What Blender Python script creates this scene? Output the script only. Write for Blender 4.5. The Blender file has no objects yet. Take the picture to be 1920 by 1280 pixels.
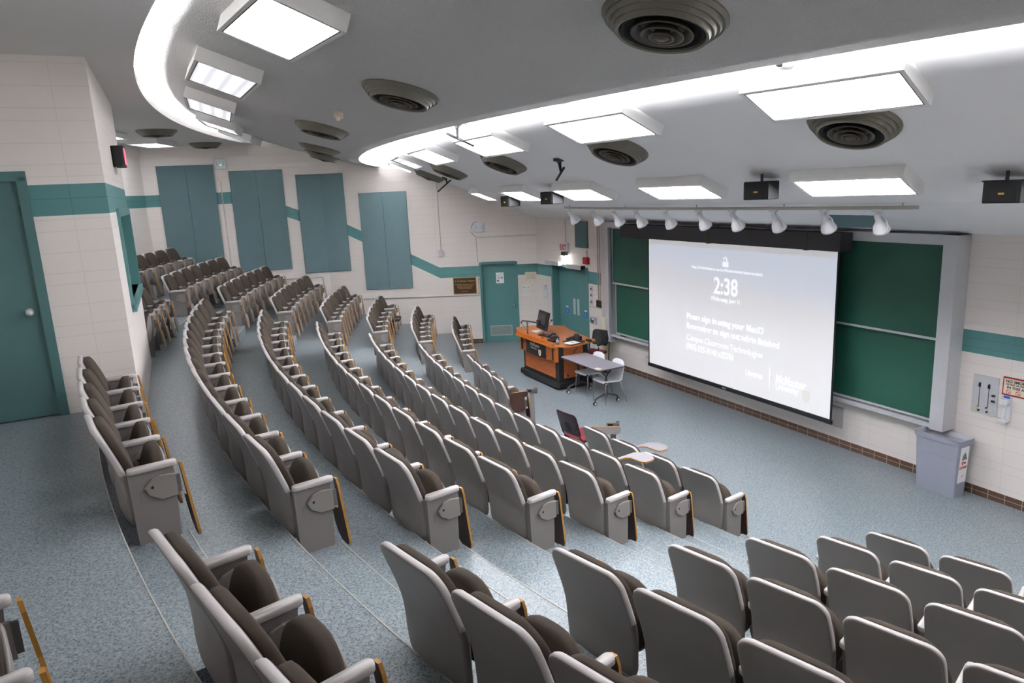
import bpy, math, random
from mathutils import Matrix, Vector
from math import sin, cos, pi, sqrt, atan2, hypot, radians
random.seed(7)
S = bpy.context.scene
COL = S.collection

# ---------------------------------------------------------------- camera, world, exposure
cam_d = bpy.data.cameras.new('camera'); cam = bpy.data.objects.new('camera', cam_d); COL.objects.link(cam)
cam_d.sensor_width = 36; cam_d.lens = 1332.63 * 36 / 1920; cam_d.clip_start = .05; cam_d.clip_end = 200
pitch, roll = .2125, -.0478
F = Vector((0, cos(pitch), -sin(pitch))); U = Vector((0, sin(pitch), cos(pitch))); Rt = Vector((1, 0, 0))
R2 = cos(roll)*Rt + sin(roll)*U; U2 = -sin(roll)*Rt + cos(roll)*U
cm = Matrix((R2, U2, -F)).transposed().to_4x4(); cm.translation = (0, 0, 4.1)
cam.matrix_world = cm
S.camera = cam
w = bpy.data.worlds.new('world'); S.world = w; w.use_nodes = True
w.node_tree.nodes['Background'].inputs[0].default_value = (.9, .95, 1, 1)
w.node_tree.nodes['Background'].inputs[1].default_value = .05
vs = S.view_settings; vs.view_transform = 'Standard'; vs.look = 'None'; vs.gamma = 1; vs.use_curve_mapping = False
vs.exposure = 2.45
S.cycles.max_bounces = 8; S.cycles.diffuse_bounces = 5; S.cycles.sample_clamp_indirect = 6
E_LAMP, E_COVE = 5.5, 100.0            # strength of the fluorescent diffusers and of the hidden cove tubes

# ---------------------------------------------------------------- helpers
def srgb(r, g, b):
    f = lambda c: (c/255/12.92) if c/255 <= .04045 else ((c/255+.055)/1.055)**2.4
    return (f(r), f(g), f(b), 1)
class NT:
    def __init__(s, name):
        s.m = bpy.data.materials.new(name); s.m.use_nodes = True; s.t = s.m.node_tree
        s.b = s.t.nodes['Principled BSDF']
    def n(s, typ, **kw):
        x = s.t.nodes.new(typ)
        for k, v in kw.items(): setattr(x, k, v)
        return x
    def l(s, a, b): s.t.links.new(a, b)
    def math(s, op, a, b=None, c=None):
        x = s.n('ShaderNodeMath', operation=op)
        for i, v in enumerate((a, b, c)):
            if v is None: continue
            if isinstance(v, (int, float)): x.inputs[i].default_value = v
            else: s.l(v, x.inputs[i])
        return x.outputs[0]
    def mix(s, f, a, b):
        x = s.n('ShaderNodeMix', data_type='RGBA')
        for i, v in ((0, f), (6, a), (7, b)):
            if isinstance(v, (int, float, tuple)): x.inputs[i].default_value = v
            else: s.l(v, x.inputs[i])
        return x.outputs[2]
    def coord(s, kind='Object'): return s.n('ShaderNodeTexCoord').outputs[kind]
    def noise(s, scale, detail=2, vec=None, rough=.5):
        x = s.n('ShaderNodeTexNoise'); x.inputs['Scale'].default_value = scale; x.inputs['Detail'].default_value = detail
        x.inputs['Roughness'].default_value = rough
        s.l(vec if vec is not None else s.coord(), x.inputs['Vector']); return x.outputs['Fac']
    def ramp(s, f, *stops):
        x = s.n('ShaderNodeValToRGB'); e = x.color_ramp.elements
        while len(e) < len(stops): e.new(.5)
        for i, (p, c) in enumerate(stops): e[i].position = p; e[i].color = c
        s.l(f, x.inputs[0]); return x.outputs[0]
    def bump(s, h, strength=.3, dist=.01):
        x = s.n('ShaderNodeBump'); x.inputs['Strength'].default_value = strength; x.inputs['Distance'].default_value = dist
        s.l(h, x.inputs['Height']); s.l(x.outputs[0], s.b.inputs['Normal'])
    def set(s, col=None, rough=.5, metal=0, spec=None):
        if col is not None:
            if isinstance(col, tuple): s.b.inputs['Base Color'].default_value = col
            else: s.l(col, s.b.inputs['Base Color'])
        s.b.inputs['Roughness'].default_value = rough; s.b.inputs['Metallic'].default_value = metal
        if spec is not None: s.b.inputs['Specular IOR Level'].default_value = spec
        return s.m
def plain(name, rgb, rough=.5, metal=0, var=.08, scale=6, bump=0, bscale=300, spec=None):
    t = NT(name); c = srgb(*rgb); d = tuple(x*(1-var) for x in c[:3]) + (1,)
    col = t.mix(t.noise(scale, 3), c, d)
    if bump: t.bump(t.noise(bscale, 2), bump, .002)
    return t.set(col, rough, metal, spec)
def emit(name, rgb, strength, tex=None):
    t = NT(name); t.set(srgb(*rgb), .4)
    t.b.inputs['Emission Color'].default_value = srgb(*rgb); t.b.inputs['Emission Strength'].default_value = strength
    return t.m

M = {}
M['shell'] = plain('grey_moulded_plastic', (135, 128, 124), .42, var=.06, bump=.12, bscale=500)
M['arm'] = plain('light_grey_armrest', (188, 182, 180), .38, var=.05)
M['panelgrey'] = plain('grey_powder_coat', (126, 120, 117), .5, var=.05, bump=.1, bscale=400)
M['darkmetal'] = plain('dark_grey_metal', (62, 60, 60), .5, .3)
M['gunmetal'] = plain('hinge_metal', (120, 118, 116), .4, .6)
t = NT('brown_upholstery'); nz = t.noise(700, 2)
M['fabric'] = t.set(t.mix(nz, srgb(74, 65, 57), srgb(60, 52, 45)), .9, spec=.2); t.bump(nz, .3, .002)
M['woodedge'] = plain('golden_ply_edge', (196, 140, 62), .4, var=.35, scale=40)
M['laminate'] = plain('grey_tablet_laminate', (150, 146, 148), .35, var=.04)
M['darkwood'] = plain('dark_brown_backing', (62, 36, 28), .5, var=.2, scale=20)
M['black'] = plain('black_plastic', (26, 26, 28), .6, spec=.3)
M['blackhole'] = plain('black_hole', (12, 12, 12), .8)
M['white'] = plain('white_plastic', (226, 228, 232), .4, var=.03)
M['whitemetal'] = plain('white_enamel', (228, 228, 226), .35, var=.03)
M['alu'] = plain('brushed_aluminium', (204, 205, 209), .4, .1, var=.1, scale=20)
M['chrome'] = plain('chrome', (200, 200, 205), .15, 1)
M['conduit'] = plain('painted_conduit', (205, 198, 192), .45)
M['teal'] = plain('teal_door_paint', (86, 134, 134), .38, var=.08, scale=3)
M['tealdark'] = plain('dark_teal_door_paint', (80, 118, 118), .38, var=.08, scale=3)
M['pink'] = plain('putty', (225, 220, 214), .5)
M['red'] = plain('red_plastic', (176, 28, 34), .35)
M['maroon'] = plain('maroon_plastic', (46, 12, 22), .45)
M['redfabric'] = plain('red_seat_fabric', (108, 18, 32), .85, bump=.2)
M['paper'] = plain('white_paper', (238, 238, 238), .7, var=.02)
M['cream'] = plain('cream_paper', (236, 222, 200), .7, var=.04)
M['gold'] = plain('gold_lettering', (214, 168, 88), .35, .4)
M['bronze'] = plain('dark_bronze', (52, 38, 26), .45, .2)
M['blue'] = plain('blue_sign', (24, 92, 200), .4)
M['yellow'] = plain('yellow_tag', (236, 214, 40), .5)
M['orange'] = plain('orange_dot', (238, 168, 60), .5)
M['ink'] = plain('dark_ink', (50, 50, 56), .6)
M['redink'] = plain('red_ink', (205, 40, 40), .6)
M['greyink'] = plain('grey_ink', (120, 120, 124), .6)
M['binblue'] = plain('blue_grey_bin_plastic', (150, 154, 168), .45, var=.05)
M['liner'] = plain('clear_bin_liner', (186, 188, 198), .3, var=.1, scale=12, bump=.6, bscale=30)
M['tablegrey'] = plain('grey_table_laminate', (150, 148, 158), .4, var=.04)
M['boxblack'] = plain('black_screen_housing', (54, 50, 52), .55, var=.15, scale=3, bump=.1)
M['vent'] = plain('olive_grey_vent', (118, 114, 102), .45, .25, var=.12, scale=8)
M['ventdark'] = plain('dark_vent_core', (78, 70, 60), .5, .3, var=.25, scale=10)
M['nosing'] = plain('pale_nosing', (186, 182, 172), .4, var=.1)
M['kick'] = plain('yellowed_cover', (228, 222, 190), .5)
M['lamp'] = emit('fluorescent_diffuser', (250, 250, 255), E_LAMP)
t = NT('ribbed_fluorescent_diffuser')     # tubes read as bright bands behind a ribbed lens
sp = t.n('ShaderNodeSeparateXYZ'); t.l(t.coord(), sp.inputs[0])
band = t.math('MULTIPLY_ADD', t.math('SINE', t.math('MULTIPLY', sp.outputs[1], 42)), .28, .8)
t.set(srgb(245, 245, 250), .4); t.b.inputs['Emission Color'].default_value = srgb(248, 249, 255)
t.l(t.math('MULTIPLY', band, .22), t.b.inputs['Emission Strength'])
M['lampribs'] = t.m
M['lampfront'] = emit('fluorescent_diffuser_front', (250, 250, 255), E_LAMP*1.9)
M['tube'] = emit('cove_tube', (252, 252, 255), E_COVE)
M['exitlamp'] = emit('bulkhead_lamp', (255, 252, 245), 14)
M['tubefront'] = emit('cove_tube_front', (252, 252, 255), E_COVE*2.3)
M['lamprear'] = emit('fluorescent_diffuser_rear', (250, 250, 255), E_LAMP*.5)
M['screenlit'] = None

# wood with grain for the lectern
def wood(name, a, b, axis=2):
    t = NT(name); mp = t.n('ShaderNodeMapping'); t.l(t.coord(), mp.inputs[0])
    sc = [14, 14, 14]; sc[axis] = 1.6; mp.inputs['Scale'].default_value = sc
    nz = t.noise(2.5, 6, mp.outputs[0], .65)
    return t.set(t.ramp(nz, (.3, srgb(*a)), (.7, srgb(*b))), .32)
M['lectern'] = wood('cherry_panel', (176, 98, 44), (142, 70, 26), 0)
M['lecterntop'] = wood('honey_cherry_top', (196, 116, 56), (170, 92, 40), 0)
M['lecternedge'] = plain('orange_wood_edge', (190, 104, 34), .35, var=.15)

# ---- painted block walls: courses 20/20/10 cm, stacked joints; a teal painted band (c + m*x, clamped)
def blockwall(name, lo=None, c=0, m=0, clampmin=-9, clampmax=9, vstep=.61, brick=False, h=.285, rough=.5):
    t = NT(name); sp = t.n('ShaderNodeSeparateXYZ'); t.l(t.coord(), sp.inputs[0])
    x, z = sp.outputs[0], sp.outputs[2]
    zz = t.math('MODULO', t.math('ADD', z, 10.0), .5)
    def near(v, p, wd): return t.math('LESS_THAN', t.math('ABSOLUTE', t.math('SUBTRACT', v, p)), wd)
    j = t.math('MAXIMUM', near(zz, .008, .005), t.math('MAXIMUM', near(zz, .2, .005), near(zz, .4, .005)))
    xx = t.math('MODULO', t.math('ADD', x, 61.2), vstep)
    j = t.math('MAXIMUM', j, near(xx, .3, .0045))
    grain = t.noise(90, 3)
    base = t.mix(t.noise(1.3, 4), srgb(236, 229, 224), srgb(229, 221, 215))
    base = t.mix(t.math('MULTIPLY', j, .16), base, srgb(168, 158, 152))
    low = t.math('MINIMUM', clampmax, t.math('MAXIMUM', clampmin, t.math('MULTIPLY_ADD', x, m, c)))
    inb = t.math('MULTIPLY', t.math('GREATER_THAN', z, low), t.math('LESS_THAN', z, t.math('ADD', low, h)))
    tealc = t.mix(t.math('MULTIPLY', j, .5), srgb(84, 134, 134), srgb(60, 100, 100))
    col = t.mix(inb, base, tealc)
    if brick:                                     # two courses of brown glazed brick at the foot
        inbr = t.math('LESS_THAN', z, .125)
        bj = t.math('MAXIMUM', near(z, .062, .003), near(t.math('MODULO', t.math('ADD', x, 50), .2), .1, .0035))
        bc = t.mix(t.noise(9, 3), srgb(96, 68, 54), srgb(66, 44, 34))
        bc = t.mix(bj, bc, srgb(176, 164, 150))
        col = t.mix(inbr, col, bc)
    t.set(col, rough)
    t.bump(t.math('SUBTRACT', t.math('MULTIPLY', grain, .35), t.math('MULTIPLY', j, 1.2)), .45, .006)
    return t.m
# floor: blue-grey speckled sheet
t = NT('speckled_blue_grey_sheet')
v1 = t.n('ShaderNodeTexVoronoi'); v1.inputs['Scale'].default_value = 70; t.l(t.coord(), v1.inputs['Vector'])
n1 = t.noise(48, 4, None, .7); n2 = t.noise(1.1, 4); n3 = t.noise(140, 2)
base = t.ramp(n1, (.3, srgb(94, 110, 118)), (.44, srgb(126, 140, 147)), (.58, srgb(146, 156, 159)), (.7, srgb(178, 180, 177)))
spk = t.math('MULTIPLY', t.math('LESS_THAN', v1.outputs['Distance'], .42), t.math('GREATER_THAN', n3, .47))
base = t.mix(t.math('MULTIPLY', spk, .85), base, srgb(54, 68, 88))
base = t.mix(t.math('MULTIPLY', n2, .22), base, srgb(128, 124, 116))
M['floor'] = t.set(base, .33); t.bump(n1, .04, .001)
t = NT('stucco_ceiling'); nz = t.noise(66, 5, None, .6)
M['stucco'] = t.set(srgb(222, 221, 220), .85); t.bump(t.ramp(nz, (.38, (0, 0, 0, 1)), (.62, (1, 1, 1, 1))), .7, .025)
M['ceilsmooth'] = plain('painted_plaster', (238, 238, 240), .6, var=.04, scale=2, bump=.1, bscale=80)
M['ceilrear'] = plain('painted_plaster_rear', (212, 210, 208), .7, var=.05, scale=3, bump=.25, bscale=60)
t = NT('acoustic_fabric'); nz = t.noise(260, 2); n2 = t.noise(1.6, 5, None, .7)
M['acoustic'] = t.set(t.mix(t.math('MULTIPLY', n2, .5), t.mix(nz, srgb(102, 126, 131), srgb(86, 108, 113)), srgb(118, 140, 144)), .95, spec=.1)
t.bump(nz, .2, .002)
t = NT('green_chalkboard'); n2 = t.noise(2.2, 6, None, .75)
M['chalk'] = t.set(t.mix(t.math('MULTIPLY', n2, .35), srgb(20, 78, 62), srgb(60, 104, 88)), .5)

class MB:
    def __init__(s): s.v = []; s.f = []; s.m = []; s.sm = []
    def add(s, vs_, fs, mi=0, smooth=False):
        o = len(s.v); s.v += [tuple(v) for v in vs_]
        for f in fs: s.f.append(tuple(i+o for i in f)); s.m.append(mi); s.sm.append(smooth)
        return s
    def box(s, x0, x1, y0, y1, z0, z1, mi=0, b=0):
        if b:
            return s.prism([(x0+b, y0), (x1-b, y0), (x1, y0+b), (x1, y1-b), (x1-b, y1), (x0+b, y1), (x0, y1-b), (x0, y0+b)], z0, z1, mi=mi)
        v = [(x, y, z) for z in (z0, z1) for y in (y0, y1) for x in (x0, x1)]
        return s.add(v, [(0, 2, 3, 1), (4, 5, 7, 6), (0, 1, 5, 4), (2, 6, 7, 3), (0, 4, 6, 2), (1, 3, 7, 5)], mi)
    def prism(s, pts, z0, z1, axis='z', mi=0, smooth=False, bev=0):
        # polygon (a,b) extruded; axis z: (a,b,z) ; y: (a,y,b) ; x: (x,a,b)
        g = {'z': lambda a, b, c: (a, b, c), 'y': lambda a, b, c: (a, c, b), 'x': lambda a, b, c: (c, a, b)}[axis]
        n = len(pts); cx = sum(p[0] for p in pts)/n; cy = sum(p[1] for p in pts)/n
        L = [(z0, 1), (z1, 1)]
        if bev:
            L = [(z0, None), (z0+bev*(1 if z1 > z0 else -1), 1), (z1-bev*(1 if z1 > z0 else -1), 1), (z1, None)]
        v = []
        for z, k in L:
            for (a, b) in pts:
                if k is None:
                    d = hypot(a-cx, b-cy) or 1; q = 1 - bev/d; v.append(g(cx+(a-cx)*q, cy+(b-cy)*q, z))
                else: v.append(g(a, b, z))
        o = len(s.v); f = [tuple(range(n))[::-1], tuple(range((len(L)-1)*n, len(L)*n))]
        s.add(v, f, mi, False)
        sd = [(k*n+i, k*n+(i+1) % n, (k+1)*n+(i+1) % n, (k+1)*n+i) for k in range(len(L)-1) for i in range(n)]
        for q in sd: s.f.append(tuple(i+o for i in q)); s.m.append(mi); s.sm.append(smooth)
        return s
    def tube(s, p, q, r, r2=None, n=12, mi=0, cap=True):
        p, q = Vector(p), Vector(q); d = (q-p).normalized(); a = d.orthogonal().normalized(); b = d.cross(a)
        r2 = r if r2 is None else r2
        v = [p+(a*cos(2*pi*i/n)+b*sin(2*pi*i/n))*r for i in range(n)] + [q+(a*cos(2*pi*i/n)+b*sin(2*pi*i/n))*r2 for i in range(n)]
        s.add(v, [(i, (i+1) % n, n+(i+1) % n, n+i) for i in range(n)], mi, True)
        if cap: s.add(v[:n], [tuple(range(n))[::-1]], mi); s.add(v[n:], [tuple(range(n))], mi)
        return s
    def path(s, pts, r, n=10, mi=0):
        pts = [Vector(p) for p in pts]; v = []; prev = None
        for i, p in enumerate(pts):
            d = (pts[min(i+1, len(pts)-1)] - pts[max(i-1, 0)]).normalized()
            a = d.orthogonal().normalized() if prev is None else (prev - d*prev.dot(d)).normalized()
            prev = a; b = d.cross(a); v += [p+(a*cos(2*pi*k/n)+b*sin(2*pi*k/n))*r for k in range(n)]
        f = [(k*n+i, k*n+(i+1) % n, (k+1)*n+(i+1) % n, (k+1)*n+i) for k in range(len(pts)-1) for i in range(n)]
        s.add(v, f, mi, True); s.add(v[:n], [tuple(range(n))[::-1]], mi); s.add(v[-n:], [tuple(range(n))], mi); return s
    def lathe(s, prof, n=40, mi=0, c=(0, 0), smooth=True, sx=1):
        v = [(c[0]+r*cos(2*pi*i/n)*sx, c[1]+r*sin(2*pi*i/n), z) for r, z in prof for i in range(n)]
        f = [(k*n+i, k*n+(i+1) % n, (k+1)*n+(i+1) % n, (k+1)*n+i) for k in range(len(prof)-1) for i in range(n)]
        s.add(v, f, mi, smooth)
        if prof[0][0] > 1e-4: s.add(v[:n], [tuple(range(n))[::-1]], mi)
        if prof[-1][0] > 1e-4: s.add(v[-n:], [tuple(range(n))], mi)
        return s
    def pad(s, outline, yf, t0, t1, edge=.012, rings=(0, .4, .75, .93), mi=0, bulge0=0, bulge1=0):
        """closed cushion-like body: outline (x,z) loop; y = yf(x,z); back face at y-t0, front face at y+t1; y grows to the front"""
        n = len(outline); cx = sum(p[0] for p in outline)/n; cz = sum(p[1] for p in outline)/n; v = []
        def ring(k, dy, amt):
            for (x, z) in outline:
                a, b = cx+(x-cx)*k, cz+(z-cz)*k
                v.append((a, yf(a, b)+dy+amt*(1-k*k), b))
        L = [(k, -t0, -bulge0) for k in rings[1:]] + [(.985, -t0+edge*.3, -bulge0), (1, (-t0+t1)/2-(t0+t1)*.2, 0), (1, (-t0+t1)/2+(t0+t1)*.2, 0), (.985, t1-edge*.3, bulge1)] + [(k, t1, bulge1) for k in rings[:0:-1]]
        for k, dy, am in L: ring(k, dy, am)
        m_ = len(L); f = [(k*n+i, k*n+(i+1) % n, (k+1)*n+(i+1) % n, (k+1)*n+i) for k in range(m_-1) for i in range(n)]
        v.append((cx, yf(cx, cz)-t0-bulge0, cz)); v.append((cx, yf(cx, cz)+t1+bulge1, cz))
        f += [(m_*n, (i+1) % n, i) for i in range(n)] + [(m_*n+1, (m_-1)*n+i, (m_-1)*n+(i+1) % n) for i in range(n)]
        return s.add(v, f, mi, True)
    def mesh(s, name, mats):
        me = bpy.data.meshes.new(name); me.from_pydata(s.v, [], s.f)
        for m_ in (mats if isinstance(mats, (list, tuple)) else [mats]): me.materials.append(m_)
        me.polygons.foreach_set('material_index', s.m); me.polygons.foreach_set('use_smooth', s.sm); me.update()
        return me
    def obj(s, name, mats, parent=None, mat=None, fix=True):
        me = s.mesh(name, mats)
        if fix:
            import bmesh
            bm = bmesh.new(); bm.from_mesh(me); bmesh.ops.recalc_face_normals(bm, faces=bm.faces); bm.to_mesh(me); bm.free()
        return put(name, me, parent, mat)
def put(name, me, parent=None, mat=None):
    o = bpy.data.objects.new(name, me); COL.objects.link(o)
    if parent is not None: o.parent = parent
    if mat is not None: o.matrix_local = mat if parent is not None else mat
    return o
def tag(o, label=None, cat=None, group=None, kind=None):
    for k, v in (('label', label), ('category', cat), ('group', group), ('kind', kind)):
        if v: o[k] = v
    return o
def thing(name, label, cat, mat=None, group=None):
    o = bpy.data.objects.new(name, None); COL.objects.link(o); o.empty_display_size = .1
    if mat is not None: o.matrix_world = mat
    return tag(o, label, cat, group)
def copy_tree(o, parent=None):
    c = o.copy(); COL.objects.link(c)
    if parent is not None: c.parent = parent
    for ch in KIDS.get(o.name, []): copy_tree(ch, c)
    return c
KIDS = {}
def index_kids(root):
    KIDS[root.name] = [o for o in COL.objects if o.parent == root]
    for o in KIDS[root.name]: index_kids(o)
def struct(o): o['kind'] = 'structure'; return o
def rot(loc, ang=0): return Matrix.Translation(loc) @ Matrix.Rotation(ang, 4, 'Z')
def frame(o, xd, yd=None):        # wall frame: X along wall, Z up, Y out of the room
    X = Vector((xd[0], xd[1], 0)).normalized(); Y = Vector((-X.y, X.x, 0)); Z = Vector((0, 0, 1))
    m_ = Matrix((X, Y, Z)).transposed().to_4x4(); m_.translation = (o[0], o[1], o[2] if len(o) > 2 else 0); return m_
def roundrect(x0, x1, z0, z1, r, n=6, rs=None):
    rs = rs or (r, r, r, r); P = []     # corner order: bl, br, tr, tl
    for (cx, cz, a0), q in zip(((x0, z0, pi), (x1, z0, 1.5*pi), (x1, z1, 0), (x0, z1, .5*pi)), rs):
        ccx = cx + (q if cx == x0 else -q); ccz = cz + (q if cz == z0 else -q)
        for i in range(n+1): a = a0 + pi/2*i/n; P.append((ccx+q*cos(a), ccz+q*sin(a)))
    return P
def dense(P, step=.05):
    out = []
    for i, p in enumerate(P):
        q = P[(i+1) % len(P)]; d = hypot(q[0]-p[0], q[1]-p[1]); k = max(1, int(d/step))
        out += [(p[0]+(q[0]-p[0])*j/k, p[1]+(q[1]-p[1])*j/k) for j in range(k)]
    return out
def text(name, s_, size, parent, mat_, material, align='LEFT', bold=0, ext=.0015, sx=1):
    cu = bpy.data.curves.new(name, 'FONT'); cu.body = s_; cu.size = size; cu.extrude = ext; cu.offset = bold; cu.align_x = align
    o = bpy.data.objects.new(name, cu); COL.objects.link(o)
    dg = bpy.context.evaluated_depsgraph_get(); me = bpy.data.meshes.new_from_object(o.evaluated_get(dg))
    bpy.data.objects.remove(o); bpy.data.curves.remove(cu)
    me.materials.clear(); me.materials.append(material)
    # text lies in XY facing +Z: stand it up facing -Y (the room side of a wall frame)
    o = put(name, me, parent, mat_ @ Matrix.Rotation(pi/2, 4, 'X') @ Matrix.Diagonal((sx, 1, 1, 1)))
    return o
T = Matrix.Translation

# ---------------------------------------------------------------- the plan of the hall
CX, CY = 18.1613, 18.5572              # centre of the seating arcs
R0, DR, DZ = 24.8492, .9304, .3065
def RR(r): return R0 - r*DR            # arm-tip radius of row r (0 = seventh row, 6 = front row, -1 = back row)
def ZT(r): return (6-r)*DZ
NOS = .31
def nos(r): return .36 if r == 0 else NOS
def pol(a, R, z=0): return (CX+R*cos(a), CY+R*sin(a), z)
WF = frame((2.449, 15.385), (.43473, -.90056))         # front wall (screen)
WD = frame((-.773, 18.967), (.99823, -.05949))         # left wall with the door
phi = radians(21.6); KX, KY = -.773-4.065*.99823, 18.967+4.065*.05949
WL = frame((KX, KY), (cos(phi), sin(phi)))             # left wall behind the kink (x is negative along it)
AB = 3.6267
K0 = (CX+24.83*cos(AB), CY+24.83*sin(AB))
WB1 = frame(K0, (-cos(AB), -sin(AB)))                  # booth wall with the teal door (x negative away from the corner)
WB2 = frame(K0, (-.423, .906))                         # booth wall with the window
K1 = (K0[0]-.423*3.65, K0[1]+.906*3.65)

# ---- floor: flat stage + tiers + aisle half-steps in one structure
AISLE_N = [3.7515, 3.7611, 3.7670, 3.7682, 3.7659, 3.7619, 3.7614]       # near end of the middle block
AISLE_R = [3.8130, 3.8235, 3.8325, 3.8360, 3.8350, 3.8390, 3.8390]       # start of the right block
AISLE_F = [3.4030, 3.3947, 3.3868, 3.3863, 3.3879, 3.3862, 3.3873]       # far end of the middle block
AISLE_L = [3.3470, 3.3397, 3.3322, 3.3215, 3.3206, 3.3172, 3.3112]       # end of the left block
fl = MB()
fl.add([(-6, 4.5, 0), (9, 1, 0), (9, 20, 0), (-6, 20, 0), (-6, 4.5, -.1), (9, 1, -.1), (9, 20, -.1), (-6, 20, -.1)], [(0, 1, 2, 3), (7, 6, 5, 4), (0, 4, 5, 1), (1, 5, 6, 2), (2, 6, 7, 3), (3, 7, 4, 0)])
def arcslab(mb, a0, a1, r0, r1, z0, z1, n, mi=0):
    v = []
    for i in range(n+1):
        a = a0+(a1-a0)*i/n
        v += [pol(a, r0, z0), pol(a, r0, z1), pol(a, r1, z1), pol(a, r1, z0)]
    f = [(4*i+j, 4*i+(j+1) % 4, 4*i+4+(j+1) % 4, 4*i+4+j) for i in range(n) for j in range(4)] + [(3, 2, 1, 0), (4*n, 4*n+1, 4*n+2, 4*n+3)]
    mb.add(v, f, mi)
for r in range(5, -2, -1):
    arcslab(fl, 3.075, 4.12, RR(r+1)+nos(r+1), 27.1, ZT(r+1), ZT(r), 60)
for r in range(0, 7):
    arcslab(fl, AISLE_N[r]-.0005, AISLE_R[r]+.0005, RR(r)-.03, RR(r)+nos(r)+.01, ZT(r)+.0004, ZT(r)+DZ/2, 4)
    arcslab(fl, AISLE_L[r]-.0005, AISLE_F[r]+.0005, RR(r)-.03, RR(r)+nos(r)+.01, ZT(r)+.0004, ZT(r)+DZ/2, 4)
struct(fl.obj('floor', M['floor']))
for r in range(0, 7):              # pale nosing strips on tier edges and half-steps
    nb = MB()
    arcslab(nb, 3.12, 4.1, RR(r)+nos(r)-.003, RR(r)+nos(r)+.004, ZT(r-1)-.012, ZT(r-1)+.003, 60)
    for a0, a1 in ((AISLE_N[r], AISLE_R[r]), (AISLE_L[r], AISLE_F[r])):
        arcslab(nb, a0, a1, RR(r)-.033, RR(r)-.026, ZT(r)+DZ/2-.012, ZT(r)+DZ/2+.003, 4)
    struct(nb.obj('trim_%d' % (r+1), M['nosing']))

# ---- walls
def wall(name, fr, segs, mat_, th=.2):
    mb = MB()
    for (x0, x1, z0, z1) in segs: mb.box(x0, x1, 0, th, z0, z1)
    return struct(mb.obj(name, mat_, None, fr))
mw_front = blockwall('block_wall_front', c=1.825, brick=True)
mw_left = blockwall('block_wall_left', c=1.27, m=-.52, clampmin=1.825, clampmax=4.05, brick=True)
mw_leftr = blockwall('block_wall_left_rear', c=3.25, m=-.41, clampmin=3, clampmax=4.045)
mw_rear = blockwall('block_wall_rear', c=4.045)
DO0, DO1, DOZ = -3.10, -1.37, 2.17
wall('wall_front', WF, [(-4.05, DO0, -.1, 3.6), (DO1, 13.2, -.1, 3.6), (DO0, DO1, DOZ, 3.6)], mw_front, .25)
wall('wall_left', WD, [(-4.10, .0, -.1, 6.2), (1.0, 1.62, -.1, 6.2), (0, 1.0, 2.2, 6.2)], mw_left)
wall('wall_left_rear', WL, [(-4.6, .04, 0, 6.2)], mw_leftr)
# booth
wall('wall_booth_side', WB1, [(-.62, 0, 1.7, 5.6), (-2.3, -1.66, 1.7, 5.6), (-1.66, -.62, 4.43, 5.6)], blockwall('block_wall_booth_side', c=4.045, vstep=.6), .2)
wall('wall_booth_front', WB2, [(0, 1.06, 1.7, 5.6), (3.42, 3.65, 1.7, 5.6), (1.06, 3.42, 1.7, 3.02), (1.06, 3.42, 4.03, 5.6)], blockwall('block_wall_booth_front', c=4.045), .2)
aK = atan2(K1[1]-CY, K1[0]-CX)
wall('wall_booth_far', frame(K1, (cos(aK), sin(aK))), [(0, 2.1, 1.7, 5.6)], mw_rear)
# rear wall in chords, right wall
prev = None
mbs = []
RW = 26.9
angs = [3.174, 3.30, 3.42, 3.55, 3.68, 3.80, 3.92, 4.04, 4.12]
for i in range(len(angs)-1):
    a0, a1 = angs[i+1], angs[i]; p0 = pol(a0, RW); p1_ = pol(a1, RW); L = hypot(p1_[0]-p0[0], p1_[1]-p0[1])
    wall('wall_rear' if i == 0 else 'wall_rear_%d' % i, frame(p0, (p1_[0]-p0[0], p1_[1]-p0[1])), [(0, L+.02, 1.9, 6.2)], mw_rear)
pr = (2.449+.43473*11, 15.385-.90056*11)
ex = (pr[0]-.574*13, pr[1]-.818*13)
wall('wall_right', frame(ex, (pr[0]-ex[0], pr[1]-ex[1])), [(0, 13, -.1, 6.2)], mw_left if False else blockwall('block_wall_right', c=4.045))
# stop the view past the booth: its back is solid
# ---- ceilings (conical surfaces about the same centre)
def zc3(R): return 3.29 + .42*max(0, R-17.17)
def zc2(R):
    P = [(21.4, 4.76), (23.0, 5.18), (24.5, 5.72), (25.2, 5.98)]
    for (a, b), (c_, d) in zip(P, P[1:]):
        if R <= c_: return b+(d-b)*(R-a)/(c_-a)
    return P[-1][1]
def revolve(name, prof, mat_, a0=3.055, a1=4.16, n=96):
    v = []; k = len(prof)
    for i in range(n+1):
        a = a0+(a1-a0)*i/n
        v += [pol(a, R, z) for R, z in prof]
    f = [(k*i+j, k*i+(j+1) % k, k*i+k+(j+1) % k, k*i+k+j) for i in range(n) for j in range(k)] + [tuple(range(k))[::-1], tuple(range(k*n, k*n+k))]
    mb = MB(); mb.add(v, f, 0, False); o = mb.obj(name, mat_); return struct(o)
def rwall(a):          # distance from the arc centre to the front wall along direction a
    dx, dy = cos(a), sin(a); ex_, ey_ = .43473, -.90056
    q = ((2.449-CX)*ey_ - (15.385-CY)*ex_)/(dx*ey_ - dy*ex_); return min(q, 18.0)
cb = MB(); v = []; N_ = 110
for i in range(N_+1):       # front ceiling: ruled from the front wall top to the track arc, then a steady slope up to the cove
    a = 3.055+(4.16-3.055)*i/N_; rw = rwall(a)
    v += [pol(a, rw-.15, 3.285), pol(a, rw, 3.29), pol(a, 18.33, zc3(18.33)), pol(a, 22.3, zc3(22.3)), pol(a, 22.3, zc3(22.3)+.1), pol(a, rw-.15, 3.45)]
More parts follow.
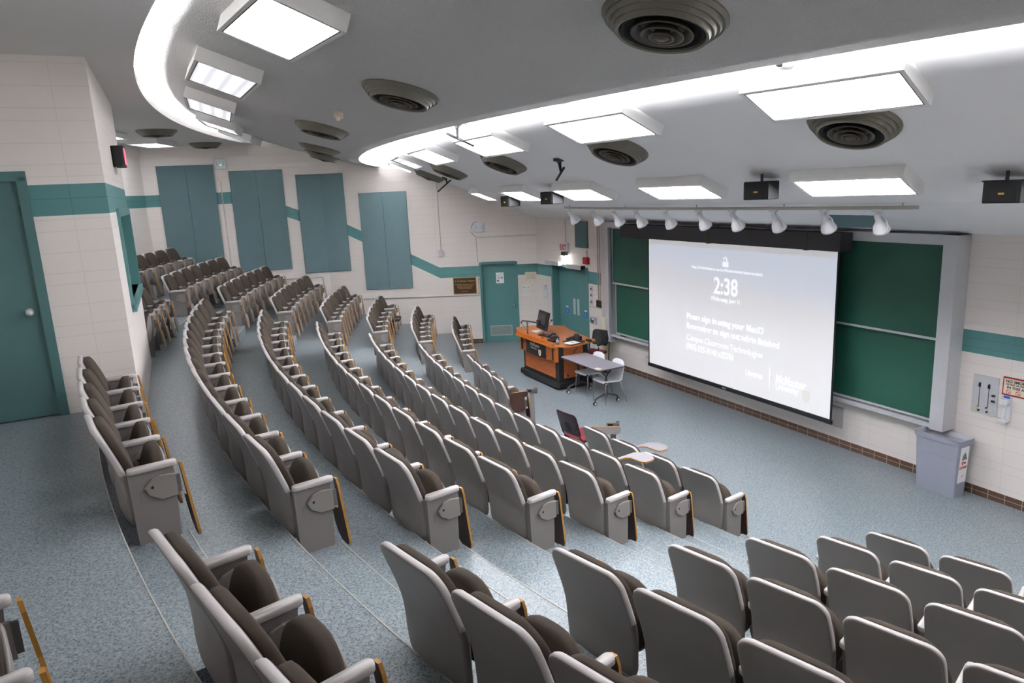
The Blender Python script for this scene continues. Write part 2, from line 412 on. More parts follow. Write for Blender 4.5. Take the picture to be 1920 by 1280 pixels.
f = [(6*i+j, 6*i+(j+1) % 6, 6*i+6+(j+1) % 6, 6*i+6+j) for i in range(N_) for j in range(6)] + [tuple(range(6))[::-1], tuple(range(6*N_, 6*N_+6))]
cb.add(v, f); struct(cb.obj('ceiling', M['ceilsmooth']))
revolve('ceiling_middle', [(21.4, 4.79), (21.6, 4.80), (23.0, 5.18), (24.5, 5.72), (25.25, 6.0), (25.25, 6.1), (24.5, 5.82), (23, 5.30), (22.3, 5.08), (21.55, 4.93), (21.4, 4.93)], M['stucco'])
revolve('ceiling_rear', [(24.42, 5.46), (27.3, 5.46), (27.3, 5.56), (25.25, 5.56), (25.25, 6.02), (25.2, 6.02), (25.2, 5.54), (24.5, 5.54), (24.47, 5.58), (24.42, 5.58)], M['ceilrear'])
# hidden fluorescent tubes in the two coves, laid end to end on the trough floors
def covetube(a, R, z, name, lab):
    h = .56/R; m_ = MB(); m_.tube(pol(a-h, R, z), pol(a+h, R, z), .019, n=8)
    return tag(m_.obj(name, M['tube' if R > 23 else 'tubefront']), lab, 'light', 'tubes hidden in the curved ceiling coves')
n_ = 0
for i in range(15):
    a = 3.20+i*.0475*1.02
    if a < 3.95: covetube(a, 24.62, 5.565, 'fluorescent_tube', 'fluorescent tube lying in a curved ceiling cove behind its lip')
for i in range(15):
    a = 3.16+i*.0545*1.02
    if a < 4.0: covetube(a, 21.64, 4.972, 'fluorescent_tube', 'fluorescent tube lying in a curved ceiling cove behind its lip')

# ---------------------------------------------------------------- ceiling fixtures
def cone_frame(a, R, which):
    zf, sl = {3: (zc3(R), .42 if R > 17.17 else 0), 2: (zc2(R), .27 if R < 23 else .36), 1: (5.46, 0)}[which]
    X = Vector((-sin(a), cos(a), 0)); Y = Vector((cos(a), sin(a), sl)).normalized(); Z = X.cross(Y)
    m_ = Matrix((X, Y, Z)).transposed().to_4x4(); m_.translation = pol(a, R, zf); return m_
def light_box(a, R, which, label, lx=1.2, ly=.62, h=.12, mat_='lamp', split=False, group=None):
    t_ = thing('ceiling_light', label, 'ceiling light', cone_frame(a, R, which), group)
    mb = MB(); x, y = lx/2, ly/2; q = .028
    mb.box(-x, x, -y, -y+q, -.02, h).box(-x, x, y-q, y, -.02, h).box(-x, -x+q, -y+q, y-q, -.02, h).box(x-q, x, -y+q, y-q, -.02, h)
    mb.obj('housing', M['whitemetal'], t_)
    mb = MB(); e = .012
    for (a0, a1, b0, b1) in ((-x+q, x-q, -y+q, -y+q+e), (-x+q, x-q, y-q-e, y-q), (-x+q, -x+q+e, -y+q, y-q), (x-q-e, x-q, -y+q, y-q)): mb.box(a0, a1, b0, b1, h-.03, h-.002)
    if split: mb.box(-x+q, x-q, -.006, .006, h-.02, h-.004)
    mb.obj('lens_frame', M['gunmetal'], t_)
    MB().box(-x+q+e, x-q-e, -y+q+e, y-q-e, h-.02, h-.012).obj('diffuser', M[mat_], t_)
    return t_
LOC = ['nearest to the camera', 'second', 'third', 'fourth', 'fifth', 'sixth', 'seventh']
ORD = ['first', 'second', 'third', 'fourth', 'fifth', 'sixth', 'seventh', 'eighth', 'ninth', 'tenth', 'eleventh', 'twelfth', 'thirteenth', 'fourteenth']
for i, a in enumerate((3.725, 3.623, 3.518, 3.413, 3.31)):
    light_box(a, 23.62, 2, 'white box light on the textured ceiling beside the rear cove, %s from the top edge' % ORD[i], mat_='lamprear' if i == 0 else 'lampribs', h=.13, ly=.6)
light_box(3.832, 23.62, 2, 'white box light on the textured ceiling above and behind the camera', mat_='lamprear', h=.13, ly=.6)
for i, a in enumerate((3.838, 3.7225, 3.612, 3.4985, 3.398, 3.29)):
    light_box(a, 20.54, 3, 'big white box light in the bright cove row, %s from the right' % ORD[i], h=.10, ly=.53, lx=1.18, mat_='lampribs' if i == 4 else 'lamp')
light_box(3.957, 20.54, 3, 'unseen big white box light in the bright cove row beyond the right picture edge', h=.10, ly=.53)  # unseen fixture carrying the cove row on, added for its light
for i, a in enumerate((3.811, 3.700, 3.597, 3.489, 3.352)):
    light_box(a, 18.98, 3, 'low white box light near the track spotlights, %s from the right' % ORD[i], lx=1.06, ly=.46, h=.11, split=True, mat_='lampfront')
light_box(3.925, 18.98, 3, 'unseen low white box light in the front row beyond the right picture edge', lx=1.06, ly=.46, h=.11, split=True, mat_='lampfront')  # another unseen fixture, added so the front row's light continues
light_box(3.2351, 25.9, 1, 'wide flat light under the rear ceiling above the back left row', h=.1, mat_='lamprear')
light_box(3.330, 26.05, 1, 'flat light under the rear ceiling half hidden by the booth corner', h=.1, mat_='lamprear')
def vent(a, R, which, label, r=.37):
    t_ = thing('ceiling_vent', label, 'air vent', cone_frame(a, R, which))
    k = r/.37; q = 1.2
    MB().lathe([(.37*k, -.01), (.37*k, .012), (.352*k, .03*q), (.338*k, .026*q), (.325*k, .05*q), (.31*k, .046*q), (.298*k, .07*q), (.283*k, .066*q), (.272*k, .09*q), (.256*k, .086*q), (.24*k, .02)], 72, smooth=False).obj('flange', M['vent'], t_)
    core = MB().lathe([(.25*k, .0), (.25*k, .088), (.235*k, .096), (.222*k, .06), (.0, .05)], 48).obj('throat', M['blackhole'], t_)
    for rr, zz in ((.185, .104), (.13, .116), (.075, .125)):
        MB().lathe([(rr*k-.045*k, zz-.05), (rr*k, zz-.006), (rr*k, zz), (rr*k-.012*k, zz), (rr*k-.055*k, zz-.045)], 40).obj('cone_ring', M['ventdark'], t_)
    MB().lathe([(.045*k, .07), (.05*k, .12), (.03*k, .132), (0.0, .133)], 24).obj('cone_centre', M['ventdark'], t_)
for i, (a, R) in enumerate(((3.833, 22.34), (3.6906, 22.36), (3.5449, 22.32), (3.41, 22.1), (3.29, 22.1))):
    vent(a, R, 2, 'round ribbed vent in the textured ceiling, %s from the right' % ORD[i], .36)
for i, a in enumerate((3.8333, 3.7016, 3.5714, 3.436, 3.30)):
    vent(a, 19.98, 3, 'round ribbed vent in the white front ceiling, %s from the right' % ORD[i], .35)
vent(3.329, 25.05, 1, 'round vent in the flat rear ceiling nearer to the booth', .36)
vent(3.190, 25.15, 1, 'round vent in the flat rear ceiling farther from the booth', .36)
# smoke detector
t_ = thing('smoke_detector', 'small white smoke detector on the textured ceiling between the vents', 'smoke detector', cone_frame(3.612, 22.42, 2))
MB().lathe([(.05, -.005), (.05, .03), (.055, .035), (.055, .06), (.045, .07), (.0, .072)], 24).obj('detector_body', M['cream'], t_)
MB().lathe([(.03, .068), (.02, .1), (.0, .104)], 16).obj('sensor_cap', M['cream'], t_)
# blank round cover plates near the lip
for i, (a, R) in enumerate(((3.829, 20.95), (3.7182, 21.02), (3.6205, 21.02), (3.52, 21.0), (3.42, 20.95))):
    t_ = thing('cover_plate', 'white round cover plate by the ceiling edge, %s from the right' % ORD[i], 'cover plate', cone_frame(a, R, 3))
    MB().lathe([(.1, -.004), (.1, .008), (.085, .016), (.0, .018)], 28).obj('plate', M['white'], t_)
    if i == 0: MB().lathe([(.022, .016), (.022, .03), (0, .031)], 12).obj('knockout', M['blackhole'], t_)
# projector mounts
for (a, R, p0, p1_, lab) in ((3.611, 20.98, (-.13, 0, -.10), (.2, -.05, -.27), 'black empty projector mount with long bar near the big box lights'),
                         (3.636, 19.84, (.06, 0, -.09), (-.05, -.03, -.25), 'black empty projector mount hanging in mid ceiling beside a vent'),
                         (3.338, 19.72, (.16, 0, -.0), (-.17, -.05, -.27), 'black empty projector mount farthest left against the block wall')):
    p = pol(a, R, zc3(R)); t_ = thing('projector_mount', lab, 'projector mount', T(p))
    MB().lathe([(.0, .02), (.075, .02), (.075, -.012), (.03, -.02), (.03, -.04)], 20).obj('ceiling_plate', M['darkmetal'], t_)
    c_ = tuple(x+(y-x)*.4 for x, y in zip(p0, p1_))
    MB().tube((0, 0, -.02), c_, .022, .015).obj('drop_pole', M['black'], t_)
    MB().path([p0, c_, p1_], .015).obj('mount_bar', M['black'], t_)
# hanging loudspeakers
for i, (a, R, yaw) in enumerate(((3.875, 18.98, 0), (3.765, 19.15, .3), (3.558, 19.08, .5), (3.449, 18.95, .5))):
    z = zc3(R); t_ = thing('loudspeaker', 'black loudspeaker hanging under the front ceiling, %s from the right' % ORD[i], 'loudspeaker', rot(pol(a, R, z), a+pi/2+yaw*.6))
    h = MB(); P = [(-.13, -.13), (.13, -.13), (.16, .05), (.1, .13), (-.1, .13), (-.16, .05)]
    h.prism(P, -.255, -.075, bev=.008).obj('cabinet', M['black'], t_)
    MB().box(-.11, .11, -.139, -.131, -.24, -.09).obj('grille', M['blackhole'], t_)
    MB().box(-.02, .02, -.145, -.139, -.185, -.17).obj('badge', M['gold'], t_)
    MB().tube((0, 0, .0), (0, 0, -.08), .014).box(-.17, .17, -.02, .02, -.085, -.073).obj('bracket', M['darkmetal'], t_)
# spotlight track and heads
tr = MB()
arcpts = [pol(3.500+(3.828-3.500)*i/24, 18.33, zc3(18.33)-.045) for i in range(25)]
for p, q in zip(arcpts, arcpts[1:]): tr.tube(p, q, .019, n=6)
for a in (3.51, 3.6, 3.68, 3.75, 3.82): tr.tube(pol(a, 18.33, zc3(18.33)-.04), pol(a, 18.33, zc3(18.33)+.02), .008, n=6)
tag(tr.obj('lighting_track', M['nosing']), 'long pale lighting track curving under the ceiling before the screen', 'lighting track')
spot0 = None
SPA = (3.8068, 3.7759, 3.7425, 3.7109, 3.6819, 3.6475, 3.6137, 3.5836, 3.5511, 3.5078)
for i, a in enumerate(SPA):
    mt = rot(pol(a, 18.33, zc3(18.33)-.065), a+pi/2)
    lab = 'white track spotlight above the screen, %s of ten from the right' % ORD[i]
    if spot0 is None:
        t_ = spot0 = thing('spotlight', lab, 'spotlight', mt, 'white spotlights on the ceiling track')
        MB().box(-.05, .05, -.018, .018, -.02, .008).tube((0, 0, -.015), (0, 0, -.05), .012, n=8).obj('track_adapter', M['white'], t_)
        MB().path([(.0, 0, -.045), (.05, 0, -.055), (.085, .03, -.10), (.085, .07, -.17), (.07, .09, -.2)], .008, 8).obj('yoke', M['white'], t_)
        h = MB().lathe([(.0, 0), (.034, .004), (.036, .1), (.042, .11), (.07, .155), (.082, .2), (.084, .225), (.076, .225), (.062, .17), (.0, .15)], 24).obj('lamp_head', M['white'], t_)
        h.matrix_local = T((0, .0, -.035)) @ Matrix.Rotation(-radians(180-36), 4, 'X')
        g_ = MB().lathe([(.0, .185), (.062, .19), (.064, .195), (0, .2)], 20).obj('lamp_glass', M['laminate'], h)
        index_kids(spot0)
    else:
        c = copy_tree(spot0); c.matrix_world = mt; c['label'] = lab
# ceiling access panel by the track
t_ = cone_frame(3.765, 17.4, 3); t_ = t_ @ Matrix.Rotation(radians(-10), 4, 'X'); t_.translation = pol(3.765, 17.4, 3.29+.487*(17.4-rwall(3.765))/(18.33-rwall(3.765)))
tag(MB().box(-.3, .3, -.28, .28, -.01, .008).obj('ceiling_panel', M['acoustic'], None, t_), 'blue grey square panel set in the front ceiling above the screen box', 'ceiling panel')

# ---------------------------------------------------------------- auditorium seats
def lerp_tab(P, h):
    if h <= P[0][0]: return P[0][1]
    for (a, b), (c_, d) in zip(P, P[1:]):
        if h <= c_:
            k = (h-a)/(c_-a); k = k*k*(3-2*k) if False else k; return b+(d-b)*k
    return P[-1][1]
PROF = [(.18, .235), (.3, .25), (.45, .262), (.55, .272), (.63, .292), (.72, .322), (.82, .358), (.94, .405)]
def yshell(x, h): return -(lerp_tab(PROF, h) + .045*max(0, 1-(x/.29)**2)*math.exp(-((h-.36)/.16)**2))
def shell_outline():
    P = []
    pts = roundrect(-.27, .27, .235, .935, .06, 7, rs=(.10, .10, .085, .085))
    for (x, h) in dense(pts, .045):
        k = 1.0 if h > .55 else 1.0-.05*(.55-h)/.3
        if h > .65: k = 1.0-.035*((h-.65)/.29)**2
        P.append((x*k, h))
    return P
ME = {}
def keep(name, mb, mats):
    import bmesh
    me = mb.mesh(name, mats); bm = bmesh.new(); bm.from_mesh(me); bmesh.ops.recalc_face_normals(bm, faces=bm.faces); bm.to_mesh(me); bm.free()
    ME[name] = me; return me
_b = MB().pad(shell_outline(), yshell, .025, .02, rings=(0, .25, .5, .75, .92, .955))
for i, f_ in enumerate(_b.f):          # upper lip coloured paler than the shell, light from above put into its colour
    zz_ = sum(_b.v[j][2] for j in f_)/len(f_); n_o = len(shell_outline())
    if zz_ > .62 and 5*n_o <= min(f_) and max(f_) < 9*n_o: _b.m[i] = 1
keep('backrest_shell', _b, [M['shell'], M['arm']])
def cushion_out(x0, x1, z0, z1, rs): return dense(roundrect(x0, x1, z0, z1, .05, 6, rs=rs), .045)
keep('backrest_cushion', MB().pad(cushion_out(-.245, .245, .575, .928, (.03, .03, .15, .15)), lambda x, h: yshell(x, h)+.035, .018, .036, rings=(0, .4, .75, .93), bulge1=.016), M['fabric'])
def seat_y(x, h): return -.085 + (h-.5)*.12          # tipped up, leaning a little to the front
keep('seat_cushion', MB().pad([(x*(1 if h > .5 else 1-.25*(.5-h)/.2), h) for x, h in cushion_out(-.238, .238, .31, .705, (.10, .10, .20, .20))], seat_y, .04, .025, rings=(0, .3, .55, .78, .91), bulge0=.06), M['fabric'])
keep('seat_pan', MB().pad([(x*(1 if h > .46 else 1-.45*(.46-h)/.2), h) for x, h in cushion_out(-.24, .24, .27, .665, (.08, .08, .19, .19))], lambda x, h: seat_y(x, h)+.032, .01, .012, rings=(0, .4, .75, .93), bulge1=.02), M['shell'])
def armrest(x): return MB().pad(dense(roundrect(x-.03, x+.03, -.275, .012, .028, 6), .05), lambda a, b: 0, .0, .0) if False else x
def arm_mb(x):
    mb = MB(); out = roundrect(x-.031, x+.031, -.272, .016, .03, 6)
    # slightly dished bar, thicker at the front
    L = [(.625, .82), (.632, 1), (.652, 1), (.66, .84)]; v = []; n = len(out); cx, cy = x, -.13
    for z, k in L:
        for (a, b) in out: v.append((cx+(a-cx)*k, cy+(b-cy)*(1-(1-k)*.12), z + .004*((b+.27)/.28)))
    f = [(k*n+i, k*n+(i+1) % n, (k+1)*n+(i+1) % n, (k+1)*n+i) for k in range(3) for i in range(n)] + [tuple(range(n))[::-1], tuple(range(3*n, 4*n))]
    return mb.add(v, f, 0, True)
keep('armrest', arm_mb(-.3), M['arm'])
def std_mb(x): return MB().prism([(-.19, 0), (-.06, 0), (-.04, .3), (-.01, .63), (-.245, .63), (-.215, .35)], x-.014, x+.014, 'x', bev=.004).box(x-.04, x+.04, -.2, -.05, 0, .012)
keep('standard', std_mb(-.3), M['panelgrey'])
def bracket_mb(x):   # pentagonal cover with a screw hole, on the +x face
    P = [(.0, .43), (.0, .578), (-.09, .59), (-.14, .575), (-.19, .52), (-.17, .47), (-.10, .425)]
    mb = MB().prism(P, x+.012, x+.032, 'x', bev=.006)
    mb.tube((x+.02, -.145, .52), (x+.0335, -.145, .52), .009, n=12, mi=1)
    mb.box(x+.012, x+.03, .0, .022, .45, .57, mi=2)
    return mb
keep('tablet_bracket', bracket_mb(-.3), [M['shell'], M['blackhole'], M['gunmetal']])
def tablet_out(sx=1):     # outline in (x, h) ; straight side towards +x (at the arm), wide part below the shoulder
    P = [(.018, .60), (.006, .64), (-.03, .64), (-.045, .60), (-.05, .42), (-.07, .385), (-.13, .37), (-.185, .355), (-.205, .31), (-.205, .22), (-.185, .15), (-.13, .105), (-.05, .1), (.0, .115), (.018, .16)]
    return [(x*sx, h) for x, h in P]
def tablet_mb(x, sx=1):
    out = tablet_out(sx); mb = MB(); n = len(out)
    yy = lambda h: .028 + (.64-h)*.105
    v = [(x+a, yy(b), b) for a, b in out] + [(x+a, yy(b)+.017, b) for a, b in out]
    mb.add(v, [tuple(range(n))], 2); mb.add(v, [tuple(range(n, 2*n))], 1)
    mb.add(v, [(i, (i+1) % n, n+(i+1) % n, n+i) for i in range(n)], 0)
    return mb
keep('writing_tablet', tablet_mb(-.3), [M['woodedge'], M['laminate'], M['darkwood']])
keep('writing_tablet_mirrored', tablet_mb(-.3, -1), [M['woodedge'], M['laminate'], M['darkwood']])
def open_tablet():
    P = [(-.30, .0), (-.26, .02), (-.25, .12), (-.2, .16), (-.02, .17), (.03, .2), (.035, .3), (.0, .36), (-.1, .4), (-.24, .38), (-.31, .3)]
    mb = MB(); mb.prism(P, .672, .689); n = len(P); mb.m[1] = 1
    for i in range(2, len(mb.m)): mb.m[i] = 0
    mb.m[0] = 2; mb.m[1] = 1; return mb
keep('open_writing_tablet', open_tablet(), [M['woodedge'], M['laminate'], M['darkwood']])
# near-end pieces
keep('end_armrest', arm_mb(.3), M['arm'])
def endpanel():
    mb = MB().prism([(-.25, 0), (-.02, 0), (-.012, .3), (-.008, .628), (-.262, .628), (-.245, .3)], .268, .312, 'x', bev=.005)
    mb.prism([(-.262, 0), (-.232, 0), (-.244, .626), (-.272, .626)], .262, .318, 'x', bev=.004)
    mb.box(.3105, .314, -.215, -.02, .44, .50)
    return mb
keep('end_panel', endpanel(), M['panelgrey'])
keep('end_tablet_bracket', bracket_mb(.30), [M['shell'], M['blackhole'], M['gunmetal']])
keep('end_writing_tablet', tablet_mb(.312), [M['woodedge'], M['laminate'], M['darkwood']])
# folded-down seat pieces
def seat_down():
    P = dense(roundrect(-.23, .23, -.24, .19, .1, 6), .05)
    mb = MB(); mb.pad([(x, h) for x, h in P], lambda x, h: 0, .03, .03, bulge1=.025)
    mb.v = [(x, z, .44+y) for x, y, z in mb.v]; return mb
keep('seat_cushion_down', seat_down(), M['fabric'])
def pan_down():
    mb = MB(); mb.pad(dense(roundrect(-.235, .235, -.24, .17, .1, 6), .05), lambda x, h: 0, .02, .0, bulge0=.02)
    mb.v = [(x, z, .405+y) for x, y, z in mb.v]; return mb
keep('seat_pan_down', pan_down(), M['shell'])

PARTS = ['backrest_shell', 'backrest_cushion', 'seat_cushion', 'seat_pan', 'armrest', 'standard', 'tablet_bracket', 'writing_tablet']
ROWN = {6: 'front', 5: 'second', 4: 'third', 3: 'fourth', 2: 'fifth', 1: 'sixth', 0: 'seventh', -1: 'back'}
def seat(r, a_far, a_near, label, group, near_end=False, far_end=False, dRr=0, down=False, opened=False):
    R = RR(r)+dRr; a = (a_far+a_near)/2; wdt = (a_near-a_far)*R
    o = thing('auditorium_seat', label, 'seat', None, group)
    o.matrix_world = rot(pol(a, R, ZT(r)), a+pi/2) @ Matrix.Diagonal((wdt/.6, 1, 1, 1))
    for p in PARTS:
        me = p
        if p == 'writing_tablet' and opened: me = 'open_writing_tablet'
        if p == 'writing_tablet' and far_end: me = 'writing_tablet_mirrored'
        if down and p in ('seat_cushion', 'seat_pan'): me = p+'_down'
        put(p, ME[me], o)
    if near_end:
        put('armrest', ME['end_armrest'], o); put('end_panel', ME['end_panel'], o)
        put('tablet_bracket', ME['end_tablet_bracket'], o); put('writing_tablet', ME['end_writing_tablet'], o)
    return o
def lab(block, r, k, ref, extra=''):
    if extra: return 'tip-up seat%s, %s from %s in %s row of %s block' % (extra, ORD[k], ref, ROWN[r], block)
    return 'brown tip-up seat%s, %s from the %s in %s row of %s block' % (extra, ORD[k], ref, ROWN[r], block)
# middle block
for r in range(1, 6):
    n = 14; a0, a1 = AISLE_F[r], AISLE_N[r]
    for k in range(n):
        b0 = a1-(a1-a0)*(k+1)/n; b1 = a1-(a1-a0)*k/n
        op = (r == 5 and k == 1)
        seat(r, b0, b1, lab('middle', r, k, 'right aisle', ' with open tablet' if op else ''), 'tip-up seats in the %s row of the middle block' % ROWN[r], k == 0, k == n-1, opened=op)
A_near = [3.7515, 3.7270, 3.7063, 3.6838, 3.6600, 3.6370]
for k in range(5): seat(0, A_near[k+1], A_near[k], lab('middle', 0, k, 'right aisle'), 'tip-up seats in the seventh row of the middle block', k == 0)
A_far = [3.4030, 3.4247, 3.4457, 3.4660, 3.4845]
for k in range(4): seat(0, A_far[k], A_far[k+1], lab('middle', 0, k, 'left aisle'), 'tip-up seats in the seventh row of the middle block', False, k == 0)
g = .0306
for k in range(4): seat(6, 3.7614-g*(k+1), 3.7614-g*k, lab('middle', 6, k, 'right aisle', ' with open tablet' if k == 2 else ''), 'tip-up seats in the front row of the middle block', k == 0, opened=(k == 2))
for k in range(4): seat(6, 3.3873+g*k, 3.3873+g*(k+1), lab('middle', 6, k, 'left aisle'), 'tip-up seats in the front row of the middle block', k == 3, k == 0)
# left block
LB = {0: (3.3470, 3.172, 7), 1: (3.3397, 3.158, 7), 2: (3.3322, 3.149, 7), 3: (3.3215, 3.1498, 7), 4: (3.3206, 3.1495, 6), 5: (3.3172, 3.154, 6), 6: (3.3112, 3.1548, 5)}
for r, (a1, a0, n) in LB.items():
    for k in range(n):
        dn = (r == 4 and k == 4)
        seat(r, a1-(a1-a0)*(k+1)/n, a1-(a1-a0)*k/n, lab('left', r, k, 'aisle', ' folded down' if dn else ''), 'tip-up seats in the %s row of the left block' % ROWN[r], k == 0, k == n-1, down=dn)
TB = [3.349, 3.326, 3.303, 3.281, 3.257, 3.2343, 3.2095, 3.1862]
for k in range(7): seat(-1, TB[k+1], TB[k], lab('left', -1, k, 'aisle'), 'tip-up seats in the back row of the left block', k == 0, k == 6, dRr=.09)
# right block
RB = {-1: (3.8275, .54, 3), 0: (3.8130, .58, 4), 1: (3.8235, .58, 5), 2: (3.8325, .565, 5), 3: (3.8360, .545, 5), 4: (3.8350, .59, 5), 5: (3.8390, .55, 4), 6: (3.8390, .59, 3)}
for r, (a0, wd, n) in RB.items():
    st = wd/RR(r)
    for k in range(n):
        o = seat(r, a0+st*k, a0+st*(k+1), lab('right', r, k, 'aisle'), 'tip-up seats in the %s row of the right block' % ROWN[r], False, k == 0)

# ---------------------------------------------------------------- freestanding tablet posts in the front row gap
def tablet_post(p, ang, label, hang):
    t_ = thing('tablet_post', label, 'tablet stand', rot((p[0], p[1], 0), ang))
    MB().box(-.04, .04, -.03, .03, 0, .74, b=.008).box(-.09, .09, -.09, .09, 0, .012).obj('post', M['panelgrey'], t_)
    MB().box(-.09, .09, -.04, .0, .74, .80, b=.004).box(-.07, .0, -.043, -.04, .75, .79, mi=1).box(.04, .09, .0, .05, .72, .8, mi=1).obj('pivot_head', [M['gunmetal'], M['black']], t_)
    if hang:
        P = [(-.06, .775), (-.34, .74), (-.37, .7), (-.37, .55), (-.33, .45), (-.24, .41), (-.15, .42), (-.11, .46), (-.12, .66), (-.06, .70)]
        mb = MB().prism(P, -.06, -.042, 'y'); mb.m[0] = 1; mb.m[1] = 2
        mb.obj('hanging_tablet', [M['woodedge'], M['darkwood'], M['darkwood']], t_)
    else:
        P = [(-.30, .76), (.10, .765), (.11, .75), (.10, .67), (.06, .65), (-.10, .65), (-.14, .62), (-.28, .6), (-.3, .63)]
        mb = MB().prism(P, -.075, -.058, 'y'); mb.m[0] = 1; mb.m[1] = 1
        mb.obj('upright_tablet', [M['woodedge'], M['laminate']], t_)
tablet_post((.29, 11.48), radians(-8), 'grey tablet post with a brown tablet hanging at its left', True)
tablet_post((1.37, 9.56), radians(-8), 'grey tablet post with its tablet edge up before the front row', False)

# ---------------------------------------------------------------- maroon chair in the gap
def lowchair(name, label, mt, shellm, seatm, legm, slots=False):
    t_ = thing(name, label, 'chair', mt)
    P = dense(roundrect(-.22, .22, .50, .84, .06, 6), .05)
    MB().pad(P, lambda x, h: -.22-(h-.5)*.28+.25*x*x*1.5, .008, .008).obj('backrest', shellm, t_)
    if slots:
        for k in range(5):
            z = .56+k*.03; mb = MB(); y = -.22-(z-.5)*.28
            mb.path([(-.15, y+.012+.004, z), (0, y-.009, z-.012), (.15, y+.012+.004, z)], .006, 6)
            mb.obj('backrest_slot', M['blackhole'], t_)
    mb = MB(); mb.pad(dense(roundrect(-.22, .22, -.2, .22, .06, 6), .05), lambda x, h: 0, .012, .03, bulge1=.01)
    mb.v = [(x, z, .43+y) for x, y, z in mb.v]; mb.obj('seat', seatm, t_)
    for sx in (-1, 1):
        MB().path([(sx*.2, .2, 0), (sx*.19, .17, .2), (sx*.19, .15, .42)], .011).obj('leg', legm, t_)
        MB().path([(sx*.22, -.27, 0), (sx*.2, -.2, .25), (sx*.19, -.16, .42), (sx*.19, -.21, .5), (sx*.19, -.24, .6)], .011).obj('leg', legm, t_)
    return t_
am = 3.60
lowchair('stacking_chair', 'maroon chair with slotted back and red seat in the front row gap', rot((.99, 10.03, 0), am+pi/2+.12) @ Matrix.Scale(1.06, 4), M['maroon'], M['redfabric'], M['darkmetal'], True)

# ---------------------------------------------------------------- lectern
UX = Vector((.43473, -.90056, 0)); VX = Vector((.90056, .43473, 0))
LM = frame((.93, 14.08), (UX.x, UX.y))           # x along the lectern (negative to the far end), y to the screen wall
L = thing('lectern', 'cherry wood lectern cabinet on a black wheeled base with university logo panel', 'lectern', LM)
MB().box(-1.55, -.0, .0, .70, .14, .90).obj('carcass', M['black'], L)
MB().box(-1.64, .08, -.08, .8, .05, .14, b=.05).obj('plinth', M['black'], L)
for x in (-1.55, -.02):
    for y in (-.0, .7):
        MB().tube((x, y-.015, .03), (x, y+.015, .03), .03).box(x-.02, x+.02, y-.02, y+.02, .03, .06).obj('caster', M['black'], L)
MB().box(-1.46, -.13, -.012, .0, .22, .58).obj('lower_front_panel', M['lectern'], L)
n = 10       # bowed upper front panel
mb = MB(); out = []
for i in range(n+1):
    x = -1.53+1.5*i/n; out.append((x, -.055-.07*(1-((i-n/2)/(n/2))**2)))
out += [(-.03, -.012), (-1.53, -.012)]
low = []
v = []; N_ = n+1
for i in range(n+1):
    x, y = out[i]; dip = .06*(1-((i-n/2)/(n/2))**2); v += [(x, y, .62-dip), (x, y, .90)]
for i in range(n+1): v += [(out[i][0], -.012, .62-.06*(1-((i-n/2)/(n/2))**2)), (out[i][0], -.012, .90)]
f = []
for i in range(n):
    a = 2*i; b = 2*(n+1)+2*i
    f += [(a, a+2, a+3, a+1), (b, b+1, b+3, b+2), (a, b, b+2, a+2), (a+1, a+3, b+3, b+1)]
f += [(0, 1, 2*(n+1)+1, 2*(n+1)), (2*n, 2*n+2*(n+1), 2*n+1+2*(n+1), 2*n+1)]
mb.add(v, f); mb.obj('upper_front_panel', M['lectern'], L)
for x0, x1 in ((-1.56, -1.49), (-.07, .0)): MB().box(x0, x1, -.075, .0, .58, .9).obj('corner_post', M['lecternedge'], L)
for x0, x1 in ((-1.49, -1.455), (-.105, -.07)): MB().box(x0, x1, -.09, -.05, .62, .9).obj('post_inlay', M['black'], L)
lp = MB()
v = []
for i in range(7):
    x = -1.22+.88*i/6; u = (x+.78)/.75; y = -.128+.07*u*u; v += [(x, y-.004, .60), (x, y-.004, .885), (x, y+.006, .60), (x, y+.006, .885)]
f = [(4*i, 4*i+4, 4*i+5, 4*i+1) for i in range(6)] + [(4*i+2, 4*i+3, 4*i+7, 4*i+6) for i in range(6)] + [(4*i+1, 4*i+5, 4*i+7, 4*i+3) for i in range(6)] + [(4*i, 4*i+2, 4*i+6, 4*i+4) for i in range(6)] + [(0, 1, 3, 2), (24, 26, 27, 25)]
lp.add(v, f); lpo = lp.obj('logo_panel', M['black'], L)
text('university_name', 'McMaster', .105, lpo, T((-.97, -.136, .795)), M['laminate'], bold=.001)
text('university_name', 'University', .068, lpo, T((-.96, -.136, .735)), M['laminate'])
sh = [(0, -.13), (.035, -.105), (.05, -.06), (.05, .0), (-.05, .0), (-.05, -.06), (-.035, -.105)]
MB().prism([(-.55+a, .755+b) for a, b in sh], -.139, -.13, 'y').obj('crest', M['cream'], lpo)
MB().prism([(-.55+a*.6, .745+b*.6) for a, b in sh], -.142, -.139, 'y').obj('crest_field', M['gold'], lpo)
MB().box(-.0, .012, .12, .58, .22, .88).obj('end_panel', M['lectern'], L)
MB().tube((.012, .2, .27), (.02, .2, .27), .022).obj('cable_grommet', M['blackhole'], L)
